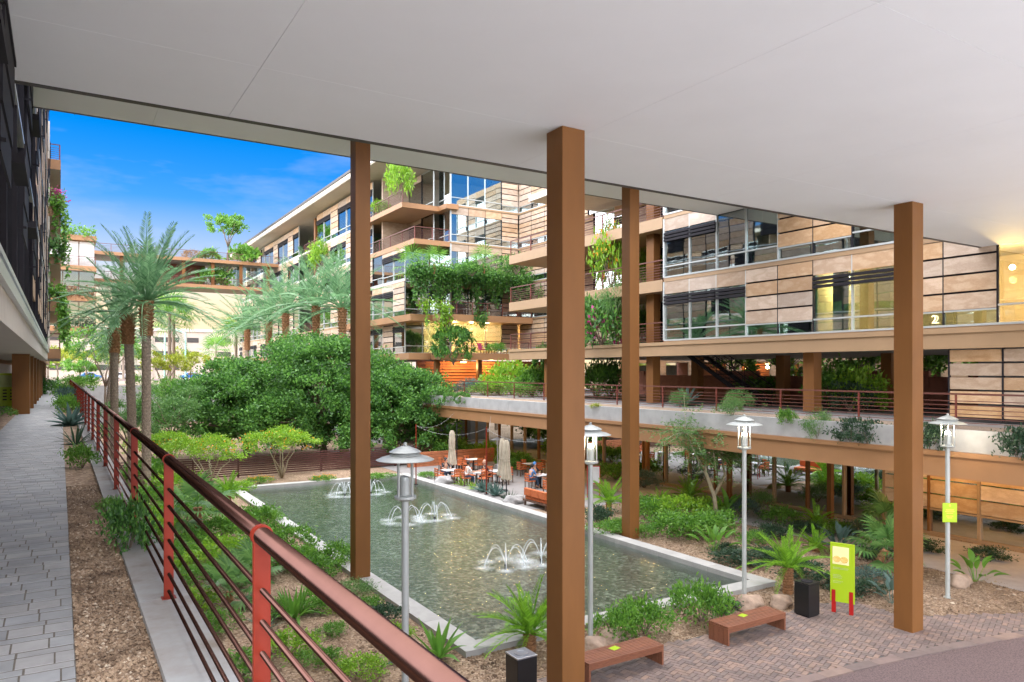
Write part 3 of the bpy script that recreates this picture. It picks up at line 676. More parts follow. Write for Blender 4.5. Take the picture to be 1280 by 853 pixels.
# ------------------------------------------------------------------ centre apartment wing with balconies
wg = thing('apartment_building', 'tall apartment wing with corner balconies, draped vines and long eaves', 'building', (30, 62, -.06))
fw = face('x', 26.0, -1); fs = face('y', 58.0, -1); fq = face('x', 36.6, -1)
for lv in range(1, 6):
    z0, z1 = FL[lv], FL[lv+1] - .2
    if lv == 5: z1 = 20.2
    # west face, running away
    k = 0; a = 60.2
    while a < 128:
        wdt = 2.6
        tp = 'WWSWWGSWWS'[(k + lv) % 10]
        if lv >= 4 and a < 66: a += wdt; k += 1; continue
        if 84 < a < 92 and lv >= 2: a += wdt; k += 1; continue
        cell(fw, wg, a, a + wdt, z0, z1, tp, 'glass', rows=5); a += wdt; k += 1
    fw(wg, 'floor_band', 60.1 if lv < 4 else 66, 128, z0 - .22, z0 - .05, -.05, .08, 'fascia' if lv < 3 else 'pale_slab')
    bx(wg, 'floor_slab', 26.05, 44, 60.4, 128, z0 - .3, z0 - .03, 'under_slab')
    bx(wg, 'interior_wall', 31.5, 31.7, 66, 128, z0, z1, 'interior')
    # recess of the loggia half way along
    if lv >= 2:
        for k in range(3): cell(face('x', 28.6, -1), wg, 84 + 2.67*k, 84 + 2.67*(k+1), z0, z1, 'G')
        b = MB(); b.box(-.28, .28, -.28, .28, 0, z1 - z0); put('column', b.mesh('column', 'bronze'), wg, (26.5 - 30, 88 - 62, z0 + .06))
        railing(wg, 'x', 26.1, 84.2, 91.8, z0 - .03, 1.0, 6, 3)
    # bay of glass facing the courtyard
    xs = [29.4 + 1.75*k for k in range(5)]
    for k in range(4):
        typ = 'H' if k < 3 else 'S'
        if lv == 5 and k < 3: typ = 'G'
        if lv == 1: typ = 'G' if k < 3 else 'S'
        cell(fs, wg, xs[k], xs[k+1], z0, z1, typ, 'glass' if lv > 1 else 'glass_clear', rows=6)
    bx(wg, 'mullion', 29.34, 29.46, 57.94, 58.06, z0, z1, 'silver')
    fs(wg, 'floor_band', 29.4, 36.6, z0 - .2, z0 - .05, -.05, .1, 'fascia')
    bx(wg, 'floor_slab', 29.45, 44, 58.1, 60.4, z0 - .26, z0 - .03, 'under_slab')
    bx(wg, 'interior_wall', 29.6, 44, 64, 64.2, z0, z1, 'interior')
    cell(face('x', 29.4, -1), wg, 58.0, 60.4, z0, z1, 'G')
    # inner side wall of stone strips
    for k in range(6):
        cell(fq, wg, 58 - 2.1*(k+1), 58 - 2.1*k, z0, z1, 'S' if k < 2 else ('W' if k % 2 else 'S'), rows=6)
    fq(wg, 'floor_band', 45.4, 58, z0 - .2, z0 - .05, -.05, .1, 'fascia')
    bx(wg, 'floor_slab', 36.65, 44, 45.4, 58.1, z0 - .26, z0 - .03, 'under_slab'); bx(wg, 'interior_wall', 40, 40.2, 45.4, 58, z0, z1, 'interior')
    # set back corner glazing behind the balconies
    if lv >= 4:
        cell(face('x', 28.9, -1), wg, 60.4, 63, z0, z1, 'G'); cell(face('x', 28.9, -1), wg, 63, 66, z0, z1, 'H')
        bx(wg, 'wall', 26.2, 28.9, 66, 66.2, z0, z1, 'sandstone')
    else:
        cell(face('y', 60.2, -1), wg, 26, 27.7, z0, z1, 'G'); cell(face('y', 60.2, -1), wg, 27.7, 29.4, z0, z1, 'G')
# corner balcony slabs
bx(wg, 'balcony_slab', 25.3, 28.8, 59.2, 72, FL[5] - .5, FL[5] - .06, 'fascia_orange'); bx(wg, 'balcony_slab', 28.8, 30.0, 57.6, 60.3, FL[5] - .5, FL[5] - .06, 'fascia_orange')
bx(wg, 'balcony_slab', 25.9, 29.38, 58.0, 69, FL[4] - .5, FL[4] - .06, 'fascia_orange')
bx(wg, 'balcony_slab', 27.2, 36.5, 55.6, 57.88, FL[2] - .62, FL[2] - .06, 'fascia_orange'); bx(wg, 'balcony_slab', 25.2, 27.2, 57.2, 75, FL[2] - .62, FL[2] - .06, 'fascia_orange')
bx(wg, 'balcony_slab', 27.4, 36.5, 56.0, 57.88, FL[1] - .62, FL[1] - .06, 'fascia_orange'); bx(wg, 'balcony_slab', 25.4, 27.4, 58, 75, FL[1] - .62, FL[1] - .06, 'fascia_orange')
bx(wg, 'balcony_slab', 26.5, 36.5, 56.3, 57.88, FL[3] - .45, FL[3] - .06, 'fascia')
railing(wg, 'x', 25.4, 59.3, 72, FL[5] - .06, 1.05, 6, 3); railing(wg, 'x', 26.0, 58.1, 69, FL[4] - .06, 1.05, 6, 3); railing(wg, 'y', 58.1, 26.0, 29.3, FL[4] - .06, 1.05, 6, 1.7)
railing(wg, 'y', 55.7, 27.3, 36.4, FL[2] - .06, 1.05, 7, 1.5); railing(wg, 'y', 56.1, 27.5, 36.4, FL[1] - .06, 1.05, 6, 1.5); railing(wg, 'y', 56.4, 26.6, 36.4, FL[3] - .06, 1.05, 6, 1.5)
bx(wg, 'roof_slab', 23.9, 46, 59, 130, 20.5, 20.95, 'pale_slab'); bx(wg, 'roof_edge', 23.8, 46, 58.9, 130, 20.96, 21.2, 'dark_trim')
bx(wg, 'eave_soffit', 23.95, 30, 59.1, 129.9, 20.42, 20.49, 'pale_slab')
for x in (30.6, 32.4, 34.0): bx(wg, 'ceiling_lamp', x, x + .5, 59.6, 60.1, 6.2, 6.3, 'warm_glow')
bx(wg, 'ceiling_lamp', 37.8, 38.2, 50, 50.4, 6.2, 6.3, 'warm_glow')
for x in (30.8, 32.6, 34.2): room_light(wg, x, 60.0, 5.6, 420)
room_light(wg, 38.0, 50.2, 5.6, 420); room_light(wg, 31.2, 59.0, 2.2, 110); room_light(wg, 34.4, 59.4, 2.2, 90)
# lobby below
bx(wg, 'wall', 27.5, 44, 61, 61.2, -.06, 2.7, 'brick_red'); bx(wg, 'floor_slab', 26, 44, 45.4, 128, -.3, -.06, 'deck_tile')
for x in (27.8, 32, 36.2): bx(wg, 'column', x - .2, x + .2, 57.3, 57.7, -.06, 2.74, 'bronze')
for k in range(9): bx(wg, 'screen_slat', 28.2, 36, 60.6, 60.66, .3 + k*.27, .45 + k*.27, 'terracotta')
bx(wg, 'ceiling_lamp', 31, 31.4, 58.8, 59.2, 2.5, 2.6, 'warm_glow')
# low part of the wing towards the street
bx(wg, 'podium_wall', 24.6, 26.5, 62, 104, LOW, 2.6, 'concrete'); bx(wg, 'balcony_slab', 22.2, 26, 74, 110, 3.0, 3.5, 'fascia_orange'); bx(wg, 'balcony_slab', 21.6, 25.9, 62, 84, 0.9, 1.4, 'pale_slab')

rr = thing('apartment_building', 'added rear block covering the bright sky slit behind the passage trees', 'building', (56, 26, -.06))
bx(rr, 'wall', 52, 62, -10, 62, -.06, 14, 'sandstone')  # block added to close off the glowing horizon seen through the passage
for k in range(14):
    for lv in range(4): bx(rr, 'window_pane', 51.9, 52.02, -6 + 4.8*k, -3 + 4.8*k, .9 + 3.3*lv, 2.6 + 3.3*lv, 'glass_dark')

# ------------------------------------------------------------------ sky bridge
sb = thing('sky_bridge', 'bronze edged footbridge with rooftop planting crossing between the buildings', 'bridge', (12, 107, 12.4))
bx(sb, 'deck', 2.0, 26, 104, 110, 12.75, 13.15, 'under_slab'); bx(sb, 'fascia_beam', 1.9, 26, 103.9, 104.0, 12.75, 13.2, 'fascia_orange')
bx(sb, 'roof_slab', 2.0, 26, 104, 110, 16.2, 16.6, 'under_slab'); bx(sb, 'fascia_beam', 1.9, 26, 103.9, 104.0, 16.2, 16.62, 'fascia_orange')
for k in range(7): bx(sb, 'column', 3 + 3.6*k - .2, 3 + 3.6*k + .2, 104.3, 104.7, 13.15, 16.2, 'bronze')
railing(sb, 'y', 104.1, 2, 26, 13.15, 1.0, 5, 3.6); railing(sb, 'y', 104.1, 2, 26, 16.6, 1.0, 5, 3.6)
for k in range(4): bx(sb, 'window_pane', 18.2 + 1.9*k, 20.0 + 1.9*k, 105.4, 105.43, 13.2, 16.1, 'glass')
bx(sb, 'wall', 10, 17, 108, 108.2, 13.15, 16.2, 'brick_red')

# ------------------------------------------------------------------ left hand apartment building
lb = thing('apartment_building', 'dark window shaded apartment block overhanging the paved walkway', 'building', (-4, 30, -.06))
fe = face('x', -.72, 1)
bx(lb, 'fascia_beam', -3.0, -.70, 3, 58, 2.45, 2.95, 'pale_slab'); bx(lb, 'fascia_cap', -3, -.62, 3, 58, 2.955, 3.15, 'silver'); bx(lb, 'soffit', -6, -3.0, 3, 58, 2.5, 2.6, 'under_slab')
for lv in range(1, 6):
    z0, z1 = FL[lv], FL[lv+1] - .1
    bx(lb, 'floor_slab', -8, -.78, 4, 58, z0 - .25, z0 - .02, 'grey_wall')
    bx(lb, 'interior_wall', -4.2, -4.0, 4, 58, z0, z1, 'interior_dark')
    for k in range(18):
        a0 = 4.0 + 3.0*k
        fe(lb, 'window_pane', a0 + .05, a0 + 2.95, z0 + .03, z1 - .02, -.03, -.015, 'glass_dark')
        fe(lb, 'mullion', a0 - .05, a0 + .05, z0 - .02, z1, -.05, .06, 'dark_metal')
        if k >= 7 and (k + lv) % 4 != 1:
            for j in range(4): fe(lb, 'stone_panel', a0 + .07, a0 + 2.93, z0 + .6 + j*.64, z0 + .6 + (j+1)*.64 - .06, 0, .05, 'sandstone')
        elif (k + lv) % 2:
            for j in range(4): fe(lb, 'shade_panel', a0 + .1, a0 + 2.2, z0 + .9 + j*.56, z0 + .9 + (j+1)*.56 - .03, .12 + .02*j, .15 + .02*j, 'dark_metal')
            fe(lb, 'shade_arm', a0 + .1, a0 + .14, z0 + 1.0, z0 + 1.04, .0, .2, 'dark_metal')
        else: fe(lb, 'window_hood', a0 + .6, a0 + 2.3, z0 + 1.6, z0 + 1.75, .06, .26, 'dark_metal')
    fe(lb, 'floor_band', 4, 58, z0 - .06, z0 + .03, -.02, .07, 'silver')
bx(lb, 'wall', -8, -.9, 3.9, 4.0, 3.2, 20, 'dark_trim'); bx(lb, 'roof_slab', -12, .1, 4, 58, 19.8, 20.3, 'pale_slab')
bx(lb, 'wall', -5, -4.8, -6, 120, -.06, 2.5, 'grey_wall')
for k in range(9):
    y = 36 + 5.2*k
    b = MB(); b.box(-.3, .3, -.3, .3, 0, 2.5); put('column', b.mesh('column', 'bronze'), lb, (-1.35 + 4, y - 30, 0))
bx(lb, 'fascia_beam', -6, -1.0, 58, 100, 2.45, 3.1, 'fascia_orange')
# stacked balconies further along
for lv in range(1, 6):
    z0 = FL[lv]
    bx(lb, 'balcony_slab', -4, .05, 60, 75, z0 - .75, z0 - .06, 'fascia_orange'); bx(lb, 'balcony_underside', -4, .02, 60.05, 74.9, z0 - .78, z0 - .755, 'under_slab')
    railing(lb, 'y', 60.1, -3.5, 0, z0 - .06, 1.05, 6, 1.7); railing(lb, 'x', -.02, 60.1, 75, z0 - .06, 1.05, 6, 2.5)
    bx(lb, 'wall', -4, -2.2, 60.6, 75, z0 - .06, FL[lv+1] - .75, 'pale_slab'); bx(lb, 'window_pane', -2.19, -2.17, 62, 73, z0, z0 + 2.3, 'glass')
    bx(lb, 'pier', -1.1, -.6, 60.0, 60.5, z0 - .06, FL[lv+1] - .76, 'pale_slab')
for lv in range(2, 5):
    z0 = FL[lv]
    bx(lb, 'balcony_slab', -4, 3.4, 92, 108, z0 - .6, z0 - .06, 'fascia_orange'); bx(lb, 'balcony_underside', -4, 3.3, 92.1, 107.9, z0 - .66, z0 - .605, 'under_slab')
    if lv > 2: bx(lb, 'wall', -4, 2.0, 95, 108, z0 - .06, FL[lv+1] - .6, 'pale_slab')
    for k in range(3): bx(lb, 'window_pane', -1.2 + 1.5*k, .2 + 1.5*k, 92.5, 92.54, z0, z0 + 2.6, 'curtain' if lv == 4 else 'glass')
    railing(lb, 'y', 92.15, -3, 3.3, z0 - .06, 1.0, 6, 1.6)
bx(lb, 'roof_slab', -4, 3.4, 92, 108, FL[5] - .6, FL[5] - .06, 'fascia_orange')

# ------------------------------------------------------------------ street beyond: garage, lamp posts
pg = thing('parking_garage', 'long beige parking garage with strip openings across the street', 'building', (50, 190, -.06))
bx(pg, 'wall', -40, 140, 191, 215, -.06, 11.6, 'garage_wall')
for k in range(24):
    x = -30 + 7.0*k
    for lv in range(3):
        z = 2.0 + 3.3*lv
        if (k*3 + lv) % 7 == 3: continue
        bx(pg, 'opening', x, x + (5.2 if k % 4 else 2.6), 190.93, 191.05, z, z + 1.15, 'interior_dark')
    bx(pg, 'pier', x - 1.2, x - .5, 190.7, 191, -.06, 11.65, 'garage_wall')
bx(pg, 'parapet', -40, 140, 190.75, 191.1, 11.2, 11.9, 'pale_slab'); bx(pg, 'stair_tower', 36, 46, 189, 192, -.06, 13.4, 'garage_wall')
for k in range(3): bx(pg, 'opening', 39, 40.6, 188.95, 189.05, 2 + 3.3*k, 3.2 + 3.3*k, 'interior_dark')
structure(bx(None, 'street', -200, 300, 150, 176, -.06, -.02, 'asphalt'))
for (u, d, arm) in ((206, 120, 0), (232, 118, -1)):
    p = FW + RT*((u-640)/FPX); p = p*d
    lp = thing('street_lamp', 'tall pale green street lamp with straight arm before the beige garage' if arm else 'slim pale green pole without arm before the beige garage', 'street lamp', (p.x, p.y, -.06))
    b = MB(); b.tube([(0,0,0), (0,0,8.0)], [.16, .12], 8); b.obj('pole', 'mint_paint', lp)
    if arm: b = MB(); b.tube([(0,0,7.9), (-1.6,.6,8.5)], .09, 6); b.obj('arm', 'mint_paint', lp); bx(lp, 'lamp_head', p.x-2.6, p.x-1.5, p.y+.4, p.y+.8, 8.4, 8.6, 'mint_paint')

# ------------------------------------------------------------------ plant builders
def np_mesh(name, V, F, mat):
    me = bpy.data.meshes.new(name); nf, k = F.shape
    me.vertices.add(len(V)); me.vertices.foreach_set('co', V.astype(np.float32).ravel())
    me.loops.add(nf*k); me.loops.foreach_set('vertex_index', F.astype(np.int32).ravel())
    me.polygons.add(nf); me.polygons.foreach_set('loop_start', np.arange(0, nf*k, k, dtype=np.int32)); me.polygons.foreach_set('loop_total', np.full(nf, k, dtype=np.int32))
    me.materials.append(MATS[mat]); me.update(calc_edges=True); return me
def unit(a): return a / (np.linalg.norm(a, axis=1, keepdims=True) + 1e-9)
def leaves(name, P, D, L, Wd, mat):
    n = len(P); D = unit(D); S = unit(np.cross(D, RNG.normal(size=(n, 3)))); N = np.cross(D, S)
    l = (L * RNG.uniform(.65, 1.25, (n, 1))); w_ = Wd * RNG.uniform(.7, 1.2, (n, 1))
    V = np.stack([P, P + D*l*.45 + S*w_*.5 + N*w_*.12, P + D*l - N*l*.08, P + D*l*.45 - S*w_*.5 + N*w_*.12], 1).reshape(-1, 3)
    return np_mesh(name, V, np.arange(4*n).reshape(n, 4), mat)
def crown_points(lobes, n, clump=.16, inner=.55, clumps=None, per=45):
    P, D = [], []
    ar = np.array([(l[3]*l[4] + l[4]*l[5] + l[3]*l[5]) for l in lobes]); ar = ar/ar.sum()
    for l, a in zip(lobes, ar):
        m = int(n*a); K = clumps or max(8, m // per)
        u = unit(RNG.normal(size=(K, 3))); u[:, 2] = np.where(u[:, 2] < -.55, -u[:, 2], u[:, 2])
        rr = RNG.uniform(inner, 1.0, (K, 1))**.6
        c = u*rr; idx = RNG.integers(0, K, m)
        q = c[idx] + RNG.normal(size=(m, 3))*clump
        P.append(q*np.array(l[3:6]) + np.array(l[:3])); D.append(u[idx]*.7 + RNG.normal(size=(m, 3))*.7 + np.array([0, 0, .15]))
    return np.concatenate(P), np.concatenate(D)
def limbs(par, name, base, targets, r0, mat='bark', wob=.12, n=7):
    b = MB()
    for (t, r1) in targets:
        a = Vector(base); t = Vector(t); pts = []; L = (t - a).length
        for i in range(6):
            f = i/5; p = a.lerp(t, f); p.z = a.z + (t.z - a.z)*(f**.8)
            if 0 < i: p += Vector((random.gauss(0, 1), random.gauss(0, 1), random.gauss(0, .5)))*wob*L*.12
            pts.append(p)
        b.tube(pts, [r0 + (r1 - r0)*(i/5) for i in range(6)], n)
    return b.obj(name, mat, par, smooth=True)
def tree(name, label, cat, loc, trunk_h, lobes, n, L, Wd, mat, r0=.15, group=None, bark='bark', multi=1, clump=.16, inner=.55, per=45):
    t = thing(name, label, cat, loc, 0, group)
    P, D = crown_points(lobes, n, clump, inner, None, per); put('crown', leaves('crown', P, D, L, Wd, mat), t)
    tg = [((l[0]*.9, l[1]*.9, l[2] + l[5]*.2), r0*.22) for l in lobes]
    if multi == 1:
        limbs(t, 'trunk', (0, 0, -.05), [((0, 0, trunk_h), r0*.8)], r0, bark, .05); limbs(t, 'limb', (0, 0, trunk_h - .05), tg, r0*.62, bark)
    else: limbs(t, 'trunk', (0, 0, -.05), tg, r0, bark, .25)
    return t
PROTO = {}
def bush_parts(key, mat, n, L, Wd, lobes=None, clump=.2, inner=.5):
    if key not in PROTO:
        lobes = lobes or [(0, 0, .5, 1, 1, .5), (.45, .2, .4, .6, .6, .42), (-.4, -.3, .42, .65, .6, .45)]
        P, D = crown_points(lobes, n, clump, inner); P[:, 2] = np.abs(P[:, 2])
        f = leaves('foliage', P, D, L, Wd, mat); b = MB()
        for k in range(7):
            a = k*.9; b.tube([(0, 0, -.03), (.25*math.cos(a), .25*math.sin(a), .3), (.6*math.cos(a), .6*math.sin(a), .62)], [.025, .018, .008], 5)
        PROTO[key] = (f, b.mesh('stems', 'bark'))
    return PROTO[key]
def bush(name, label, loc, r, h, key, cat='bush', group=None, ry=None, rz=None):
    f, s = PROTO[key]
    t = thing(name, label, cat, loc, 0, group)
    a = random.uniform(0, 6.28)
    if rz is not None: a = rz
    for nm, me in (('foliage', f), ('stems', s)):
        o = put(nm, me, t); o.scale = (r, ry or r, h); o.rotation_euler = (0, 0, a)
    return t
bush_parts('mid', 'leaf_mid', 1500, .16, .07); bush_parts('bright', 'leaf_bright', 1500, .15, .075); bush_parts('dark', 'leaf_dark', 1500, .16, .08)
bush_parts('ficus', 'leaf_ficus', 1700, .16, .08); bush_parts('fine', 'leaf_fine', 2600, .12, .03); bush_parts('blue', 'leaf_blue', 1500, .16, .05)
bush_parts('yellow', 'leaf_yellow', 1400, .13, .06); bush_parts('ball', 'leaf_ficus', 3200, .12, .065, [(0, 0, .5, .95, .95, .55)], .08, .8)
bush_parts('red', 'vine_red', 1200, .13, .06); bush_parts('pink', 'petal_pink', 260, .16, .12); bush_parts('orange', 'petal_orange', 160, .10, .08)
bush_parts('far', 'leaf_mid', 700, .3, .16); bush_parts('far_yellow', 'leaf_yellow', 800, .26, .12)

# palm fronds: rachis along +X that sags, leaflets in two rows
def frond_mesh(name, L, sag, nl, ll, lw, vee, mat, rach=.02, start=.16, tip=.35):
    V, F = [], []
    def pt(s): return np.array([L*(s - .10*sag*s*s), 0, -L*sag*(s**2.1)*.62])
    for i in range(nl):
        s = start + (1 - start)*i/(nl - 1); p = pt(s); tdir = pt(min(1, s + .02)) - pt(s - .02); tdir /= np.linalg.norm(tdir)
        prof = min(1, (s - start)/.18 + .45)*(1 - (1 - tip)*max(0, (s - .5)/.5))
        for sd in (-1, 1):
            nrm = np.array([-tdir[2], 0, tdir[0]])
            d = tdir*.62 + np.array([0, sd, 0])*.72 + nrm*vee + RNG.normal(size=3)*.07; d /= np.linalg.norm(d)
            l = ll*prof*RNG.uniform(.85, 1.1); side = np.cross(d, nrm + np.array([0, sd*.6, 0])); side /= np.linalg.norm(side) + 1e-9
            b = len(V); mid = p + d*l*.5; V += [p - tdir*lw*.4, mid + side*lw*.5, p + d*l - np.array([0, 0, l*.12]), mid - side*lw*.5]; F.append((b, b+1, b+2, b+3))
    for i in range(8):
        s0, s1 = i/8, (i+1)/8; a, c = pt(s0), pt(s1); r0, r1 = rach*(1 - .8*s0), rach*(1 - .8*s1); b = len(V)
        V += [a + [0, r0, 0], a - [0, r0, 0], c - [0, r1, 0], c + [0, r1, 0]]; F.append((b, b+1, b+2, b+3))
        b = len(V); V += [a + [0, 0, r0], a - [0, 0, r0], c - [0, 0, r1], c + [0, 0, r1]]; F.append((b, b+1, b+2, b+3))
    return np_mesh(name, np.array(V), np.array(F), mat)
DATE = [frond_mesh('frond', 3.5, s, 38, .56, .042, v, 'leaf_date', .035) for s, v in ((.35, .35), (.55, .3), (.8, .2))]
SAGO = [frond_mesh('frond', 1.0, s, 40, .17, .022, v, 'leaf_sago', .012, .1, .45) for s, v in ((.3, .55), (.6, .5), (.9, .4))]
def fan_mesh(name, mat, R_=.55, nseg=18, pet=.6):
    V, F = [], []
    for k in range(nseg):
        a = R(-125 + 250*k/(nseg - 1)); l = R_*(1 - .25*abs(a)/2.2)*RNG.uniform(.9, 1.1)
        d = np.array([math.cos(a), math.sin(a), 0]); s = np.array([-math.sin(a), math.cos(a), 0]); z = np.array([0, 0, 1])
        p = np.array([pet, 0, -pet*.12]); b = len(V)
        V += [p, p + d*l*.6 + s*.035 + z*.03, p + d*l - z*l*.22, p + d*l*.6 - s*.035 + z*.03]; F.append((b, b+1, b+2, b+3))
    b = len(V); V += [np.array([0, .012, 0]), np.array([0, -.012, 0]), np.array([pet, -.008, -pet*.12]), np.array([pet, .008, -pet*.12])]; F.append((b, b+1, b+2, b+3))
    return np_mesh(name, np.array(V), np.array(F), mat)
FAN = fan_mesh('fan_leaf', 'leaf_fine'); FANF = fan_mesh('fan_leaf', 'leaf_mid', .9, 14, .9)
def blade_mesh(name, L, Wd, bend, mat, keel=.25, seg=5):
    V, F = [], []
    for i in range(seg + 1):
        s = i/seg; x = L*(s - bend*.25*s*s); z = -L*bend*s*s*.55; w_ = Wd*(.45 + 1.5*s*(1 - s)*1.5)*(1 - s**3) if i < seg else .004
        V += [(x, w_/2, z + keel*w_), (x, 0, z), (x, -w_/2, z + keel*w_)]
        if i:
            b = 3*(i - 1); F += [(b, b+1, b+4, b+3), (b+1, b+2, b+5, b+4)]
    return np_mesh(name, np.array(V), np.array(F), mat)
STRAP = [blade_mesh('leaf', .8, .09, bd, 'leaf_mid') for bd in (.15, .5, .9)]
AGAVE = [blade_mesh('leaf', .7, .13, bd, 'leaf_blue', .4) for bd in (.05, .3)]
DARKSTRAP = [blade_mesh('leaf', .8, .07, bd, 'leaf_dark') for bd in (.1, .4, .7)]
LILY = [blade_mesh('leaf', .7, .05, bd, 'leaf_bright') for bd in (.1, .4, .7)]
def paddle_mesh(name, mat):
    b = blade_mesh(name, .62, .24, .5, mat, .3, 6); me = b
    n = len(me.vertices); co = np.zeros(n*3, dtype=np.float32); me.vertices.foreach_get('co', co); V = co.reshape(-1, 3) + np.array([.62, 0, 0])
    F = [tuple(p.vertices) for p in me.polygons]; k = len(V)
    V = np.concatenate([V, np.array([[0, .014, 0], [0, -.014, 0], [.66, -.01, 0], [.66, .01, 0]])]); F.append((k, k+1, k+2, k+3))
    return np_mesh(name, V, np.array(F), mat)
PADDLE = [paddle_mesh('leaf', 'leaf_mid'), paddle_mesh('leaf', 'leaf_blue')]
def rosette(par, part, meshes, n, z, lo, hi, scale=1.0, jit=.1, lift=0, rad=0.0):
    for k in range(n):
        f = (k + .5)/n; el = hi + (lo - hi)*f + random.gauss(0, jit*.6); az = k*2.39996 + random.gauss(0, .15)
        idx = min(len(meshes) - 1, int(f*len(meshes)))
        o = put(part, meshes[idx], par, (rad*math.cos(az), rad*math.sin(az), z + lift*(1 - f))); s = scale*random.uniform(.85, 1.1); o.scale = (s, s, s)
        o.rotation_euler = (random.gauss(0, .12), -el, az)
def trunk_mesh(h, r, scale_h, mat, boots=False, lean=(0, 0), top=1.0):
    b = MB(); pts = []; n = 12
    for i in range(9):
        f = i/8; pts.append((lean[0]*f*f, lean[1]*f*f, h*f))
    b.tube(pts, [r*(1.15 - .15*min(1, i/2))*(1 + (top - 1)*i/8) for i in range(9)], n)
    rows = int(h/scale_h)
    for j in range(rows):
        f = (j + .5)/rows; cx, cy, z = lean[0]*f*f, lean[1]*f*f, h*f; rr = r*(1 + (top - 1)*f)
        for k in range(9):
            a = 2*math.pi*(k + .5*(j % 2))/9; c, s = math.cos(a), math.sin(a); w_ = rr*.36; hh = scale_h*.75; o = rr*(.16 if not boots else .34)
            base = Vector((cx + c*rr*.97, cy + s*rr*.97, z)); tg_ = Vector((-s, c, 0)); outv = Vector((c, s, 0)); up = Vector((0, 0, 1))
            b.add([base - tg_*w_ - up*hh*.4, base + tg_*w_ - up*hh*.4, base + outv*o + up*hh*.55 + tg_*w_*.45, base + outv*o + up*hh*.55 - tg_*w_*.45, base + up*hh*.5 - tg_*w_*.6, base + up*hh*.5 + tg_*w_*.6], [(0,1,2,3), (3,2,5,4), (0,3,4), (1,5,2)])
    return b
def date_palm(label, loc, h, group=None, nf=44, fs=1.0, lean=(0, 0), boot_h=1.5, lo=-22):
    t = thing('date_palm', label, 'palm', loc, random.uniform(0, 6), group)
    trunk_mesh(h - boot_h*.6, .21, .17, 'palm_trunk', lean=lean).obj('trunk', 'palm_trunk', t)
    bt = trunk_mesh(boot_h, .27, .2, 'palm_boot', boots=True, top=1.25); o = bt.obj('leaf_bases', 'palm_boot', t); o.location = (lean[0], lean[1], h - boot_h)
    c = bpy.data.objects.new('crown', None); COL.objects.link(c); c.parent = t; c.location = (lean[0], lean[1], h - .15)
    rosette(c, 'frond', DATE, nf, 0, R(lo), R(82), fs, .18, .3, .12)
    return t
def sago(label, loc, s=1.0, th=.35, nf=26, group=None, lean=(0, 0)):
    t = thing('sago_palm', label, 'cycad', loc, random.uniform(0, 6), group)
    trunk_mesh(th, .13, .08, 'palm_boot', boots=True, lean=lean).obj('trunk', 'palm_boot', t)
    c = bpy.data.objects.new('crown', None); COL.objects.link(c); c.parent = t; c.location = (lean[0], lean[1], th)
    rosette(c, 'frond', SAGO, nf, 0, R(5), R(78), s, .14, .04, .05); return t
def fan_palm(label, loc, h, nf=18, s=1.0, group=None, mesh=None, r=.1, lean=(0, 0), mat='palm_boot'):
    t = thing('fan_palm', label, 'palm', loc, random.uniform(0, 6), group)
    trunk_mesh(h, r, .12 if h < 3 else .3, mat, boots=h < 3, lean=lean).obj('trunk', mat, t)
    c = bpy.data.objects.new('crown', None); COL.objects.link(c); c.parent = t; c.location = (lean[0], lean[1], h)
    rosette(c, 'fan_leaf', [mesh or FAN], nf, 0, R(-25), R(80), s, .15); return t
def clump(name, label, cat, loc, meshes, n, s=1.0, lo=20, hi=82, group=None, rad=.06):
    t = thing(name, label, cat, loc, random.uniform(0, 6), group); rosette(t, 'leaf', meshes, n, 0, R(lo), R(hi), s, .15, 0, rad); return t
def at(u, v, z=LOW): return tuple(on_z(u, v, z))
def ray_x(u, X, z):
    d = ray(u, 464); k = X/d.x; return (X, d.y*k, z)
def ray_y(u, Y, z):
    d = ray(u, 464); k = Y/d.y; return (d.x*k, Y, z)
def ray_d(u, D, z):
    d = ray(u, 464)*D; return (d.x, d.y, z)

# ------------------------------------------------------------------ trees
def ficus(u, D, z, wd, h, label, n=9000):
    lobes = []
    random.seed(int(u))
    for k in range(11):
        a = k*2.4; rr = wd*.34*math.sqrt((k + .3)/11); lobes.append((rr*math.cos(a)*1.15, rr*math.sin(a), h*(.40 + .36*(1 - (rr/(wd*.4))**2) + random.uniform(-.05, .05)), wd*.21, wd*.21, h*.2))
    for k in range(9):
        a = k*.7 + .3; lobes.append((wd*.42*math.cos(a), wd*.38*math.sin(a), h*.24 + random.uniform(0, .1)*h, wd*.18, wd*.18, h*.22))
    return tree('ficus_tree', label, 'tree', ray_d(u, D, z), h*.28, lobes, n, .25, .14, 'leaf_ficus', .28, 'ficus trees behind the pool', clump=.13, inner=.8, per=95)
ficus(308, 56, LOW, 11.0, 7.6, 'broad dark green tree behind the pool, at the palm side of the thicket', 48000)
ficus(405, 56, LOW, 13.0, 9.6, 'tall broad dark green tree behind the middle of the pool, tallest of the thicket', 60000)
ficus(494, 55, LOW, 9.0, 7.2, 'dark green tree behind the pool beside the terrace, end of the thicket', 38000)
date_palm('tall date palm with twin neighbour and orange leaf bases beside the walkway', ray_d(183, 37.5, LOW), 10.2, fs=1.18, nf=50, boot_h=1.8, lo=-6)
date_palm('tall date palm leaning against its taller twin beside the walkway', ray_d(166, 38.5, LOW), 9.6, fs=.95, nf=26, lean=(.25, .1), boot_h=1.6, lo=5)
date_palm('slimmer date palm standing behind the twin palms, nearer the walkway', ray_d(143, 44, LOW), 9.2, fs=.85, nf=40)
date_palm('date palm beyond the twin palms with leaning trunk', ray_d(134, 52, LOW), 8.6, fs=.8, nf=24, lean=(.5, .2))
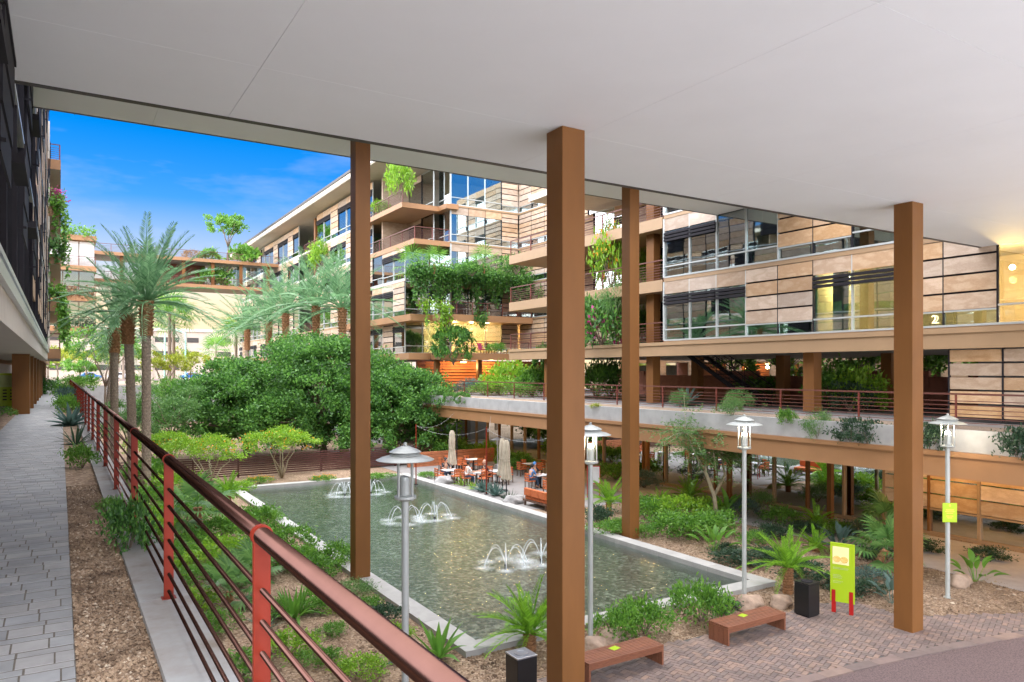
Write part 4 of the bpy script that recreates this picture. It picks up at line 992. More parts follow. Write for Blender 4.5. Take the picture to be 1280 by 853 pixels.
for u, D, h, lab in ((395, 62, 10.6, 'first date palm of the row along the wing, nearest the pool'), (357, 70, 10.6, 'second date palm of the row along the wing'), (336, 76, 10.2, 'third date palm of the row along the wing'), (309, 84, 9.9, 'last date palm of the row, by the street end of the wing')):
    date_palm(lab, ray_d(u, D, LOW), h + 1.5, 'date palms in a row along the wing', 34, 1.4, boot_h=2.4, lo=2)
date_palm('date palm partly hidden by the bronze column beside the wing', ray_d(428, 58, LOW), 11.6, 'date palms in a row along the wing', 32, 1.4, boot_h=2.4, lo=2)
for u, D, h, lab in ((212, 104, 10.0, 'thin fan palm, taller of a pair under the footbridge'), (217, 108, 9.2, 'thin fan palm, shorter of a pair under the footbridge'), (270, 150, 6.0, 'small far fan palm before the beige garage'), (295, 120, 7.5, 'dark fan palm beside the yellow shrub by the street'), (154, 150, 7.0, 'far fan palm seen between the date palm trunks')):
    fan_palm(lab, ray_d(u, D, -.06), h, 26, 2.4, None, FANF, .22, mat='palm_trunk')
# trees at the street end
for i, (u, D, h, wd, mt, lab) in enumerate(((72, 118, 5.5, 7, 'leaf_yellow', 'yellow green tree at the end of the walkway'), (108, 126, 5.2, 8, 'leaf_yellow', 'spreading yellow green tree beside the garage end'), (100, 105, 3.2, 4, 'leaf_mid', 'round green tree in front of the yellow green trees'),
        (205, 92, 4.4, 6, 'leaf_yellow', 'loose yellow tree behind the twin palms'), (292, 96, 3.6, 5, 'leaf_yellow', 'bright yellow tree under the footbridge end'), (132, 70, 6.0, 6.5, 'leaf_mid', 'bushy green tree behind the railing and the palms'), (238, 120, 5, 6, 'leaf_yellow', 'far yellow green tree by the pale green lamp'), (60, 140, 4.6, 6, 'leaf_bright', 'light green tree beyond the end columns'))):
    lobes = [(wd*.3*math.cos(k*1.3), wd*.3*math.sin(k*1.3), h*(.66 + .12*((k*7) % 3)), wd*.26, wd*.26, h*.2) for k in range(5)]
    z = LOW if D < 100 else -.06
    if z == LOW:
        h += 4.2; lobes = [(a, b_, c + 4.2, d, e_, f) for a, b_, c, d, e_, f in lobes]
    tree('street_tree', lab, 'tree', ray_d(u, D, z), h*.5, lobes, 2600, .34, .14, mt, .14, None)
for (u, D, h, wd, mt, lab) in ((214, 50, 5.3, 4.6, 'leaf_fine', 'feathery grey green tree beside the twin palm trunks'), (196, 56, 6.0, 4.2, 'leaf_mid', 'leafy green tree between twin palms and ficus thicket'), (160, 48, 4.4, 3.4, 'leaf_fine', 'fine leaved tree behind the middle of the railing'), (228, 64, 5.6, 4.6, 'leaf_fine', 'tall feathery tree by the thicket edge')):
    lobes = [(wd*.3*math.cos(k*1.3), wd*.3*math.sin(k*1.3), h*(.6 + .14*((k*7) % 3)), wd*.27, wd*.27, h*.16) for k in range(6)]
    tree('garden_tree', lab, 'tree', ray_d(u, D, LOW), h*.4, lobes, 4200, .2, .07, mt, .09)
# orange flowered small trees by the slat fence
for (u, v, h, wd, lab) in ((352, 598, 3.0, 4.2, 'small multi stemmed tree with orange blossom before the slat fence'), (262, 607, 2.7, 5.2, 'spreading lime green shrub with orange blossom at the fence corner'), (205, 600, 2.7, 4.5, 'lime green shrub tree beside the fence corner by the palms')):
    p = at(u, v); lobes = [(wd*.32*math.cos(k*1.26), wd*.3*math.sin(k*1.26), h*(.74 + .1*(k % 2)), wd*.24, wd*.24, h*.17) for k in range(5)] + [(0, 0, h*.85, wd*.26, wd*.26, h*.14)]
    t = tree('blossom_tree', lab, 'tree', p, h*.3, lobes, 4200, .15, .07, 'leaf_bright', .05, None, 'bark_pale', multi=2)
    P, D = crown_points(lobes, 120); put('blossom', leaves('blossom', P, D, .12, .1, 'petal_orange'), t)
# wispy tree in the shop side garden
t = thing('mesquite_tree', 'airy small tree with fine leaves and bent pale trunk before the terrace', 'tree', at(897, 655))
b = MB(); random.seed(5)
b.tube([(0, 0, -.1), (-.1, .1, 1.2), (-.55, .2, 2.3), (-.45, .2, 3.3)], [.11, .09, .07, .05], 8); b.tube([(-.1, .1, 1.2), (.35, -.1, 2.1), (.5, .2, 2.7), (.95, .1, 3.6)], [.08, .065, .05, .03], 8); b.tube([(-.55, .2, 2.3), (-1.2, .3, 3.3), (-1.5, .4, 4.1)], [.05, .035, .02], 6)
b.obj('trunk', 'bark_pale', t, smooth=True)
P, D = [], []; tw = MB()
for k in range(150):
    a = random.choice([Vector((-.45, .2, 3.3)), Vector((.95, .1, 3.5)), Vector((-1.5, .4, 4.0)), Vector((.4, .1, 2.8)), Vector((-.5, .2, 2.9)), Vector((-.3, .1, 3.8))])
    d = Vector((random.gauss(0, 1), random.gauss(0, 1), random.gauss(.38, .55))).normalized(); L = random.uniform(1.0, 2.7); pts = []
    for i in range(6):
        f = i/5; pts.append(a + d*L*f - Vector((0, 0, .5*f*f*random.uniform(.4, 1.3))))
    tw.tube(pts, [.014, .012, .009, .007, .005, .003], 4)
    for i in range(55):
        f = random.uniform(.15, 1.05)*5; j = min(4, int(f)); q = pts[j].lerp(pts[j+1], f - j)
        P.append(tuple(q + Vector((random.gauss(0, .07), random.gauss(0, .07), random.gauss(0, .06))))); D.append((random.gauss(0, 1), random.gauss(0, 1), random.gauss(-.1, .5)))
tw.obj('twigs', 'bark_pale', t); put('crown', leaves('crown', np.array(P), np.array(D), .16, .042, 'leaf_fine'), t)
# tree on top of the footbridge
lobes = [(1.5*math.cos(k*1.3), 1.5*math.sin(k*1.3), 4.6 + .5*(k % 3), 1.5, 1.5, .95) for k in range(5)]
tree('rooftop_tree', 'round crowned green tree growing on the footbridge roof', 'tree', ray_y(285, 106, 16.6), 2.2, lobes, 2200, .36, .2, 'leaf_mid', .12)
for u, key, r, lab in ((262, 'far', .9, 'low shrub on footbridge roof beside the round tree'), (305, 'far', 1.4, 'dense shrub on footbridge roof against the wing'), (240, 'red', .8, 'reddish shrub on footbridge roof end by the palms')):
    bush('rooftop_shrub', lab, ray_y(u, 105.2, 16.6), r*1.4, r*1.5, key)
for u, lab in ((262, 'fern like plant standing inside the footbridge level'), (278, 'darker bush standing inside the footbridge level')): bush('bridge_shrub', lab, ray_y(u, 105.6, 13.15), 1.5, 2.2, 'far')

# ------------------------------------------------------------------ garden plants between railing and pool
GL = (  # pixel of the base, radius, height, kind, label
 (317, 662, .95, 1.0, 'mid', 'bush with reddish tips touching the pool coping near its far corner'), (356, 690, 1.0, .95, 'mid', 'rounded green bush overhanging the pool coping'),
 (272, 676, 1.1, .9, 'mid', 'wide green bush two rows from the coping'), (278, 700, .95, .75, 'bright', 'lime green bush in the bed below the railing'), (316, 694, .8, .7, 'mid', 'small green bush between lime bush and coping'),
 (250, 712, .8, .6, 'bright', 'low lime bush closest to the railing foot'), (240, 690, .9, .8, 'mid', 'green bush seen through the railing bars'), (300, 735, .7, .55, 'fine', 'feathery low bush in the bed through the railing bars'),
 (380, 712, .8, .75, 'mid', 'bushy green plant by the coping before the bronze column'), (345, 712, .7, .7, 'mid', 'green bush behind the strap leaf plant'), (443, 745, .62, .45, 'fine', 'low grey green shrub at the foot of the bronze column'),
 (412, 795, .38, .3, 'mid', 'small tuft alone in the gravel bed'), (362, 818, .6, .5, 'bright', 'small bright bush beneath the thick handrail'), (456, 764, .45, .35, 'mid', 'low green tuft beside the coping, beside the column shrub'),
 (477, 782, .55, .45, 'dark', 'dark low bush beside coping by the lamp post'), (492, 800, .45, .35, 'bright', 'bright low plant at the lamp post foot'), (300, 848, .7, .5, 'mid', 'leafy bush close under the walkway wall'), (449, 845, .55, .4, 'bright', 'sprawling bright plant below the handrail end'),
 (232, 655, 1.2, 1.1, 'mid', 'large green bush before the little palm'), (255, 640, 1.2, 1.2, 'mid', 'large bush behind the little palm'), (225, 625, 1.3, 1.4, 'bright', 'lime bush beyond the little palm'), (195, 640, 1.3, 1.2, 'mid', 'deep green bush below the railing middle'),
 (205, 680, 1.0, .9, 'bright', 'lime green bush below the second railing post'), (175, 610, 1.4, 1.6, 'mid', 'tall green bush below the far railing'), (300, 615, .8, .55, 'bright', 'low flowering bush at the pool far corner'), (275, 620, .8, .6, 'mid', 'bush at the far corner bed of the pool'),
 (335, 655, .6, .6, 'mid', 'small bush tucked between the far coping bushes'), (296, 662, .8, .7, 'bright', 'lime bush behind the wide green bush'), (330, 705, .6, .5, 'bright', 'lime tuft before the coping bush'), (262, 725, .7, .5, 'mid', 'low bush by the short trunk seedling'), (285, 715, .6, .5, 'mid', 'low bush behind the seedling palms'), (225, 705, .8, .7, 'mid', 'bush behind the third railing post'), (190, 665, 1.0, 1.0, 'bright', 'lime bush below the third railing post'), (215, 735, .7, .6, 'mid', 'bush close to the retaining wall'), (395, 765, .45, .4, 'mid', 'tuft between strap plant and column shrub'), (425, 765, .4, .3, 'bright', 'bright tuft near the column shrub'), (345, 770, .5, .4, 'mid', 'tuft beside the strap leaf plant'), (270, 790, .6, .5, 'mid', 'low bush under the wall in the near bed'), (245, 760, .6, .5, 'bright', 'lime bush under the wall in the near bed'), (400, 830, .45, .35, 'mid', 'ground tuft below the sloping rail'),
 (420, 708, .7, .75, 'mid', 'leafy glossy plant spilling over coping beside the column'), (398, 722, .65, .6, 'mid', 'leafy glossy plant in front of the coping'))
for (u, v, r, h, key, lab) in GL: bush('garden_bush', lab, at(u, v), r, h, key)
for (u, v, w_, lab) in ((470, 600, 2.6, 'low green ground cover along the fence behind the pool'), (535, 598, 1.2, 'ground cover at the pool back corner by the patio'), (405, 603, 1.5, 'ground cover along the fence beside the small tree'), (325, 605, 1.6, 'flowering ground cover with orange bloom before the fence')):
    p = at(u, v); t = bush('ground_cover', lab, p, w_*.5, .4, 'mid', ry=.5, rz=0)
    if 'orange' in lab or u < 410: o = put('blossom', PROTO['orange'][0], t); o.scale = (w_*.5, .5, .5)
clump('strap_leaf_plant', 'large strap leaved plant behind the thick railing post', 'plant', at(368, 770), STRAP, 46, 1.15, 25, 84, rad=.2)
clump('strap_leaf_plant', 'strap leaved plant low beneath the sloping handrail', 'plant', at(395, 745), STRAP, 26, .9, 15, 80, rad=.15)
clump('spear_leaf_plant', 'broad spear leaved plant beside the lamp post by the pool corner', 'plant', at(548, 822), [blade_mesh('leaf', .95, .16, .1, 'leaf_mid', .3), blade_mesh('leaf', .9, .16, .5, 'leaf_mid', .3)], 13, 1.0, 25, 80, rad=.08)
clump('agave', 'dark agave rosette under the handrail end', 'agave', at(505, 828), AGAVE, 14, .8, 10, 60)
clump('agave', 'agave rosette lying in gravel beside the lamp post', 'agave', at(330, 790), DARKSTRAP, 16, .8, 15, 70)
fan_palm('little fan palm with brown trunk below the railing', at(247, 680), 1.4, 16, 1.3, r=.14); fan_palm('fan palm seedling with short orange trunk in gravel', at(287, 755), .35, 14, 1.0, r=.09)
fan_palm('fan palm seedling behind the thick railing post', at(318, 728), .3, 13, 1.0, r=.08); sago('small cycad at the fence corner of the pool', at(285, 640), 1.1, .8, 22)
sago('bright cycad beside the black bin at the pool corner', at(662, 815), 1.28, .42, 30)
# strip along the walkway
bush('walkway_shrub', 'leafy evergreen shrub spilling over the kerb at the railing foot', (.56, 8.0, -.02), .22, .5, 'ficus')
bush('walkway_shrub', 'small round shrub in the gravel strip by the railing', (.35, 15.5, -.02), .26, .42, 'mid'); bush('walkway_shrub', 'low weed growing at the kerb edge', (.55, 10.6, -.02), .16, .15, 'mid')
clump('yucca', 'spiky yucca in the gravel strip beside the walkway', 'yucca', (.32, 20.5, -.02), DARKSTRAP, 30, .75, 5, 80); clump('agave', 'blue agave bigger in the gravel strip beside the walkway', 'agave', (.3, 27.5, -.02), AGAVE, 26, 1.1, 5, 80)
bush('walkway_shrub', 'round shrub in gravel strip beyond the agave', (.3, 34, -.02), .5, .8, 'mid'); bush('walkway_shrub', 'grey green shrub further up the gravel strip', (.3, 40, -.02), .55, .9, 'blue')
bush('walkway_shrub', 'green shrub at the far end of the gravel strip', (.3, 50, -.02), .6, 1.0, 'mid'); bush('walkway_shrub', 'low shrub across the walkway by the bronze columns', (-2.4, 40, -.02), .9, .7, 'bright'); bush('walkway_shrub', 'low green shrub before the first bronze column', (-2.2, 33, -.02), .7, .5, 'mid')
bush('walkway_shrub', 'tall shrub behind the lime green board', (-3.2, 27, -.02), .9, 1.9, 'mid'); bush('walkway_shrub', 'bushy hedge closing the far walkway', (-1.2, 66, -.02), 1.3, 1.1, 'ficus'); bush('walkway_shrub', 'far hedge at the walkway end', (1.2, 72, -.02), 1.5, 1.4, 'mid')

# ------------------------------------------------------------------ shop side garden
for (u, v, s, th, lab) in ((761, 640, 1.25, .45, 'cycad behind the bronze column by the bench by the patio'), (862, 632, 1.3, .35, 'wide cycad in front of the terrace at the path bend'), (1021, 662, .95, .2, 'pale cycad alone in the gravel by the path'), (985, 742, 1.25, .75, 'bright cycad on tall brown trunk beside the black bin'), (826, 640, .8, .3, 'young cycad beside the bronze column on the shop side coping'), (1020, 690, .9, .15, 'loose cycad behind the lime sign')):
    sago(lab, at(u, v), s, th, 24)
for (u, v, h, s, lean, lab) in ((1096, 717, .75, 1.25, (-.3, .1), 'leaning fan palm behind the lime sign'), (1121, 690, .95, 1.2, (-.4, .2), 'second leaning fan palm partly behind the bronze column by the driveway')):
    fan_palm(lab, at(u, v), h, 18, s, None, None, .11, lean)
RG = ((838, 668, 1.0, .85, 'mid', 'end bush of the clipped row by the bronze column on the shop side coping'), (860, 672, 1.1, .9, 'mid', 'second bush of the row in the shop side garden'), (884, 668, 1.1, .95, 'mid', 'third bush of the row beneath the airy tree'), (850, 650, 1.2, 1.0, 'bright', 'bright bush behind the row in the shop side garden'), (815, 650, .9, .9, 'mid', 'bush touching the bronze column on the shop side coping'),
 (762, 668, .8, .55, 'mid', 'low green bush on the coping beside the bronze column by the bench'), (782, 664, .7, .5, 'mid', 'low bush beside the coping near the bronze column on the shop side coping'), (748, 655, .7, .7, 'dark', 'dark bush behind the second lamp post'), (805, 672, .5, .5, 'mid', 'small bush at the foot of the bronze column on the shop side coping'),
 (928, 648, .7, .8, 'blue', 'grey bush under the airy tree'), (945, 640, .8, .9, 'fine', 'loose pale bush behind the third lamp post'), (928, 705, .9, .42, 'dark', 'dark low spreading shrub by the third lamp post'), (955, 700, .8, .4, 'dark', 'dark low spreading shrub behind the bright cycad'), (1000, 722, .75, .5, 'dark', 'dark low shrub beside the tall cycad'), (1075, 745, .7, .4, 'dark', 'dark low shrub beside the lime sign'),
 (1085, 728, .7, .4, 'blue', 'grey low shrub by the leaning fan palm'), (905, 690, .45, .3, 'dark', 'small dark tuft by the bird of paradise'), (1040, 735, .6, .4, 'dark', 'dark shrub behind the lime sign'), (1160, 690, .6, .4, 'dark', 'dark tuft beside the bronze column by the driveway'),
 (1000, 668, .6, .5, 'dark', 'dark low shrub by the pale cycad'), (1045, 668, .7, .55, 'mid', 'green shrub along the path behind the sign'), (1075, 672, .8, .6, 'blue', 'grey shrub along the path near the leaning palms'), (960, 672, .7, .5, 'dark', 'dark low shrub under the third lamp by the path'), (975, 655, .8, .7, 'mid', 'green shrub at the path edge beside the third lamp'), (940, 680, .6, .45, 'mid', 'low green shrub beside the pale cycad'), (1095, 700, .6, .4, 'dark', 'dark tuft at the leaning palm foot'), (880, 645, 1.0, .8, 'bright', 'bright bush behind the airy tree trunk'), (800, 640, .8, .8, 'mid', 'bush beside the bronze column on the shop side coping'), (1240, 700, .6, .4, 'dark', 'dark low shrub near the lit stone panels'),
 (770, 800, .55, .8, 'mid', 'leafy bush on the front coping by the second lamp'), (806, 793, .65, .9, 'mid', 'taller leafy bush between the benches and the coping'), (876, 778, .75, 1.05, 'mid', 'bushiest plant between the benches at the front coping'), (905, 768, .4, .4, 'dark', 'sparse tuft behind the bench by the bin'))
for (u, v, r, h, key, lab) in RG: bush('garden_bush', lab, at(u, v), r, h, key)
for (u, v, s, n, k, lab) in ((893, 690, .95, 18, 0, 'bird of paradise plant before the clipped row'), (1050, 690, .9, 18, 1, 'bird of paradise behind the lime sign'), (1219, 727, .85, 14, 0, 'bird of paradise alone beside the bronze column by the driveway'), (908, 648, 1.1, 16, 0, 'bird of paradise below the airy tree'), (1115, 755, .7, 12, 1, 'grey bird of paradise at the bronze column by the driveway foot')):
    clump('bird_of_paradise', lab, 'plant', at(u, v), [PADDLE[k]], n, s, 25, 82)
for (u, v, kind, s, lab) in ((578, 607, LILY, 1.0, 'bright lily clump on the patio side of the pool'), (591, 612, LILY, .8, 'shorter lily clump beside the first'), (604, 615, AGAVE, 1.1, 'blue agave clump on the patio side'), (619, 620, AGAVE, 1.1, 'blue agave clump next to the closed umbrella'), (637, 628, DARKSTRAP, .85, 'dark strap clump before the blue shirted diner')):
    clump('edging_plant', lab, 'plant', at(u, v), kind, 30, s, 25, 85, rad=.12)
def boulder(label, loc, r, mat, sq=(1, .8, .6)):
    bm = bmesh.new(); bmesh.ops.create_icosphere(bm, subdivisions=3, radius=1)
    for v in bm.verts:
        n = 1 + .18*math.sin(v.co.x*3.1 + r*9) + .14*math.sin(v.co.y*4.3 + 1.7) + .1*math.sin(v.co.z*5 + v.co.x*4); v.co = Vector((v.co.x*sq[0]*r*n, v.co.y*sq[1]*r*n, v.co.z*sq[2]*r*n))
    me = bpy.data.meshes.new('boulder'); bm.to_mesh(me); bm.free(); me.materials.append(MATS[mat]); me.polygons.foreach_set('use_smooth', [True]*len(me.polygons))
    o = put('boulder', me, None, (loc[0], loc[1], loc[2] + r*sq[2]*.5)); tag(o, label, 'rock'); return o
boulder('tan boulder behind the bench by the bin by the lamp foot', at(938, 760), .42, 'boulder'); boulder('squat tan boulder beside the black bin', at(978, 758), .36, 'boulder')
boulder('brown boulder behind the bench by the column nearest the column', at(744, 812), .34, 'boulder'); boulder('grey brown boulder behind the bench by the column', at(766, 803), .36, 'boulder'); boulder('pinkish boulder at the bird of paradise foot', at(1203, 732), .4, 'boulder')
boulder('flat grey boulder at the patio corner of the pool', at(557, 605), .55, 'boulder_grey'); boulder('grey boulder before the outdoor sofa', at(643, 630), .5, 'boulder_grey'); boulder('orange boulder near the garden path', at(835, 628), .4, 'boulder')

# ------------------------------------------------------------------ walkway railing
wr = thing('walkway_railing', 'long railing with rust red posts and metal bars along the walkway', 'railing', (.70, 3.08, .03))
b = MB(); b.box(-.034, .034, -.014, .014, 0, 1.04); b.v = [(x, y, z) for x, y, z in b.v]
pm = b.mesh('post', 'rust_paint', bevel=.004); b = MB(); b.tube([(0, -.017, 1.05), (0, .017, 1.05)], .044, 16); cm = b.mesh('rail_collar', 'rust_paint', smooth=False)
b = MB(); b.box(-.05, .05, -.045, .045, -.002, .012); fm = b.mesh('foot_plate', 'rust_paint', bevel=.003)
for k in range(-2, 27):
    p = put('post', pm, wr, (0, 3.0*k, 0)); put('rail_collar', cm, p); put('foot_plate', fm, p)
b = MB(); b.tube([(0, -6.4, 1.05), (0, 78, 1.05)], .036, 18); b.obj('top_rail', 'rail_metal', wr, smooth=True)
for k in range(7):
    b = MB(); b.tube([(0, -6.4, .06 + .128*k), (0, 78, .06 + .128*k)], .0115, 10); b.obj('rail', 'rail_metal', wr, smooth=True)

# ------------------------------------------------------------------ slat fence behind the pool
fn = thing('slat_fence', 'dark red horizontal slat fence behind the pool', 'fence', (6, 47.5, LOW))
for k in range(9): bx(fn, 'post', 1.6 + 2.6*k - .05, 1.6 + 2.6*k + .05, 47.52, 47.6, LOW, LOW + 1.3, 'fence_paint')
for k in range(9): bx(fn, 'slat', 1.4, 22.6, 47.46, 47.515, LOW + .1 + .13*k, LOW + .19 + .13*k, 'fence_paint')
bx(fn, 'cap_rail', 1.4, 22.6, 47.44, 47.6, LOW + 1.3, LOW + 1.35, 'fence_paint')

# ------------------------------------------------------------------ garden lamps
def garden_lamp(label, loc, lit):
    t = thing('garden_lamp', label, 'lamp post', loc, 0, 'garden lamps with wide hats')
    b = MB(); b.lathe([(0, 4.38), (.062, 4.38), (.062, 0), (.11, 0), (.11, .02)], 16); b.lathe([(.11, 0), (.11, .03), (.062, .035)], 16); b.obj('pole', 'lamp_paint', t, smooth=False)
    b = MB(); b.lathe([(.0, 4.36), (.10, 4.36), (.19, 4.40), (.19, 4.44), (.095, 4.46), (.1, 4.72), (.085, 4.77), (.0, 4.79)], 24); o = b.obj('lamp_body', 'lamp_paint', t)
    for k in range(4):
        a = k*math.pi/2 + .45; b = MB(); b.tube([(.165*math.cos(a), .165*math.sin(a), 4.38), (.165*math.cos(a), .165*math.sin(a), 5.12)], .017, 8); b.obj('support_rod', 'lamp_paint', t)
    b = MB(); b.lathe([(.0, 5.09), (.30, 5.09), (.49, 5.06), (.5, 5.07), (.40, 5.115), (.28, 5.145), (.22, 5.2)], 36); b.obj('hat', 'lamp_paint', t)
    b = MB(); b.lathe([(.22, 5.19), (.275, 5.195), (.28, 5.205), (.20, 5.25), (.07, 5.30), (.035, 5.31), (.03, 5.36), (0, 5.37)], 32); b.obj('hat_cap', 'lamp_paint', t)
    if lit:
        b = MB(); b.lathe([(.075, 4.775), (.07, 4.82), (.04, 4.85), (0, 4.86)], 16); b.obj('lamp_globe', 'lamp_glow', t)
        L = bpy.data.lights.new('lamp_light', 'POINT'); L.energy = 22; L.color = (1, .82, .58); L.shadow_soft_size = .08; lo = bpy.data.objects.new('lamp_light', L); COL.objects.link(lo); lo.parent = t; lo.location = (0, 0, 4.95)
    return t
garden_lamp('unlit grey hat lamp post just beyond the walkway handrail', (5.08, 11.75, LOW), False)
garden_lamp('lit hat lamp post half hidden behind the bronze column by the bench', (10.85, 14.0, LOW), True)
garden_lamp('lit hat lamp post at the pool front corner behind the bench by the bin', (16.6, 14.3, LOW), True)
l4 = garden_lamp('lit hat lamp post carrying a small lime green notice', (22.0, 11.5, LOW), True)
nb = thing('notice_plate', 'small lime green notice with orange print fixed to lamp post', 'notice', (21.93, 11.41, LOW + 2.5), R(-32))
b = MB(); b.box(-.21, .21, -.012, .0, -.28, .28); b.obj('plate', 'sign_green', nb, bevel=.004)
for k, (wd, z) in enumerate(((.05, .19), (.22, .08), (.26, .03), (.18, -.02), (.2, -.10), (.14, -.15))):
    b = MB(); b.box(-wd/2, wd/2, -.015, -.0125, z - .012, z + .012 if k else z + .05); b.obj('print_line', 'sign_orange', nb)

# ------------------------------------------------------------------ benches, bins, sign
def bench(label, x0, x1, y0, y1):
    t = thing('bench', label, 'bench', (x0, y0, LOW + .03), 0, 'slatted hardwood benches')
    L, Wd = x1 - x0, y1 - y0; H = .45
    n = 9; sw = Wd/n
    sm = MB(); sm.box(0, L, .004, sw - .014, H - .055, H); sm = sm.mesh('slat', 'bench_wood', bevel=.004)
    for k in range(n): put('slat', sm, t, (0, k*sw, 0))
    for yy in (.004, Wd - .036): b = MB(); b.box(.05, L - .05, yy, yy + .03, H - .15, H - .058); b.obj('apron', 'bench_wood', t, bevel=.004)
    pw = Wd/4
    pmh = MB(); pmh.box(0, .05, .004, pw - .006, 0, H - .057); pmh = pmh.mesh('leg_plank', 'bench_wood', bevel=.004)
    for xx in (0, L - .05):
        for k in range(4): put('leg_plank', pmh, t, (xx, k*pw, 0))
    b = MB(); b.box(.06, L - .06, .05, Wd - .05, H - .09, H - .058); b.obj('under_frame', 'dark_metal', t)
    return t
bench('slatted wooden bench between the leafy bush and black bin', 13.57, 15.67, 12.17, 12.80)
bench('slatted wooden bench standing against a bronze column', 9.4, 11.5, 12.17, 12.80)
for (x, y, lab) in ((14.55, 12.58, 'lime green card lying on the bench by the black bin'), (10.42, 12.58, 'lime green card lying on the bench by the column')):
    b = MB(); b.box(-.11, .11, -.085, .085, 0, .004); o = b.obj('card', 'sign_green'); o.location = (x, y, LOW + .482); o.rotation_euler = (0, 0, .2); tag(o, lab, 'card', 'lime green cards')
def bin_(label, loc, rz, ash):
    t = thing('litter_bin', label, 'bin', loc, rz)
    b = MB(); b.box(-.23, .23, -.23, .23, .03, .86); b.obj('body', 'black_paint', t, bevel=.012); b = MB(); b.box(-.2, .2, -.2, .2, 0, .03); b.obj('plinth', 'dark_metal', t)
    b = MB(); b.box(-.235, .235, -.235, .235, .866, .90); b.obj('lid', 'steel' if ash else 'black_paint', t, bevel=.006)
    b = MB(); b.lathe([(.15, .902), (.15, .912), (.125, .912), (.12, .904), (.02, .903), (0, .903)], 24); b.obj('ash_tray', 'steel' if ash else 'dark_metal', t); return t
bin_('black square bin with steel ash tray top beside the cycad', (7.9, 12.45, LOW + .03), 0, True); bin_('black square bin beside the bright cycad and lime sign', (17.15, 12.65, LOW + .03), 0, False)
def board(name, label, loc, rz, W, H, z0, legh, marks):
    t = thing(name, label, 'sign', loc, rz)
    b = MB(); b.box(-W/2, W/2, -.02, .02, z0, z0 + H); b.obj('board', 'sign_green', t, bevel=.004)
    for s in (-1, 1): b = MB(); b.box(s*W*.36 - .05, s*W*.36 + .05, -.03, -.022, 0, legh); b.box(s*W*.36 - .05, s*W*.36 + .05, .022, .03, 0, legh); b.obj('leg', 'red_paint', t)
    return t
sg = board('information_sign', 'lime green board on red legs with pale yellow picture panel', (18.05, 12.2, LOW + .03), R(-69.5), .62, 1.6, .3, .62, 0)
b = MB(); b.box(-.25, .17, -.026, -.0205, 1.32, 1.80); pnl = b.obj('picture_panel', 'sign_yellow', sg)
for x in (-.14, .05):
    b = MB()
    for r_ in (.085, .055, .025):
        b.tube([(x + r_*math.cos(a), -.03, 1.46 + r_*.9*math.sin(a)) for a in np.linspace(0, 6.28, 20)], .008, 5)
    b.obj('picture_swirl', 'sign_orange', pnl)
for z, wd in ((1.22, .4), (1.19, .38), (1.02, .2), (.98, .24), (.94, .22), (.85, .26), (.81, .2)):
    b = MB(); b.box(-.24, -.24 + wd, -.0235, -.0205, z, z + .015); b.obj('print_line', 'sign_grey', sg)
wb = board('information_sign', 'lime green board with grey screen beside the far walkway columns', (-1.95, 36.5, -.01), R(12), .95, 1.35, .32, .6, 0)
b = MB(); b.box(-.38, .38, -.026, -.0205, 1.1, 1.58); b.obj('picture_panel', 'sign_grey', wb)
for z in (.95, .82, .69, .56):
    for x in (-.3, -.05, .2): b = MB(); b.box(x, x + .14, -.0245, -.0205, z, z + .05); b.obj('print_mark', 'dark_metal', wb)

# ------------------------------------------------------------------ fountain jets
def fountain(label, x, y, ph):
    t = thing('fountain_jet', label, 'fountain', (x, y, WL), ph, 'fountain jets in the pool')
    b = MB(); b.lathe([(.0, .03), (.05, .03), (.05, -.2), (.0, -.2)], 10); b.obj('nozzle', 'dark_metal', t)
    b = MB(); b.tube([(0, 0, .02), (0.005, 0, .3), (-.005, .004, .55), (0, 0, .72)], [.035, .03, .024, .012], 8); b.obj('centre_jet', 'jet_water', t, smooth=True)
    for k in range(6):
        a = k*math.pi/3; rr = .82*random.uniform(.92, 1.08); b = MB(); pts = []
        for i in range(15):
            f = i/14; pts.append((rr*f*math.cos(a), rr*f*math.sin(a), .02 + 2.55*f*(1 - f)*.98))
        b.tube(pts, [.009 + .007*(i/14) for i in range(15)], 6); b.obj('arc_jet', 'jet_water', t, smooth=True)
        b = MB(); n = 20; b.add([(0, 0, 0)] + [(math.cos(2*math.pi*q/n), math.sin(2*math.pi*q/n), 0) for q in range(n)], [(0, 1 + q, 1 + (q+1) % n) for q in range(n)])
        o = b.obj('foam', 'foam', t); o.location = (rr*math.cos(a), rr*math.sin(a), .012 + .002*k); s = random.uniform(.5, .78); o.scale = (s, s, 1)
    b = MB()
    for q in range(70):
        a = random.uniform(0, 6.28); rr = .82 + random.gauss(0, .12); z = abs(random.gauss(0, .09)); s = random.uniform(.006, .016)
        k = round(a/(math.pi/3))*math.pi/3 + random.gauss(0, .12); c = Vector((rr*math.cos(k), rr*math.sin(k), z + .02))
        b.add([c + Vector(d)*s for d in ((1,0,0),(-1,0,0),(0,1,0),(0,-1,0),(0,0,1),(0,0,-1))], [(0,2,4),(2,1,4),(1,3,4),(3,0,4),(2,0,5),(1,2,5),(3,1,5),(0,3,5)])
    o = b.obj('splash_drops', 'jet_water', t); o['kind'] = 'stuff'
for i, (y, nm) in enumerate(((21.4, 'front'), (30.0, 'middle'), (38.0, 'back'))):
    for j, x in enumerate((12.95, 14.4)): fountain('%s water jet with six arcs in the %s pair of the pool' % ('garden side' if j == 0 else 'patio side', nm), x, y, .3*i + j)

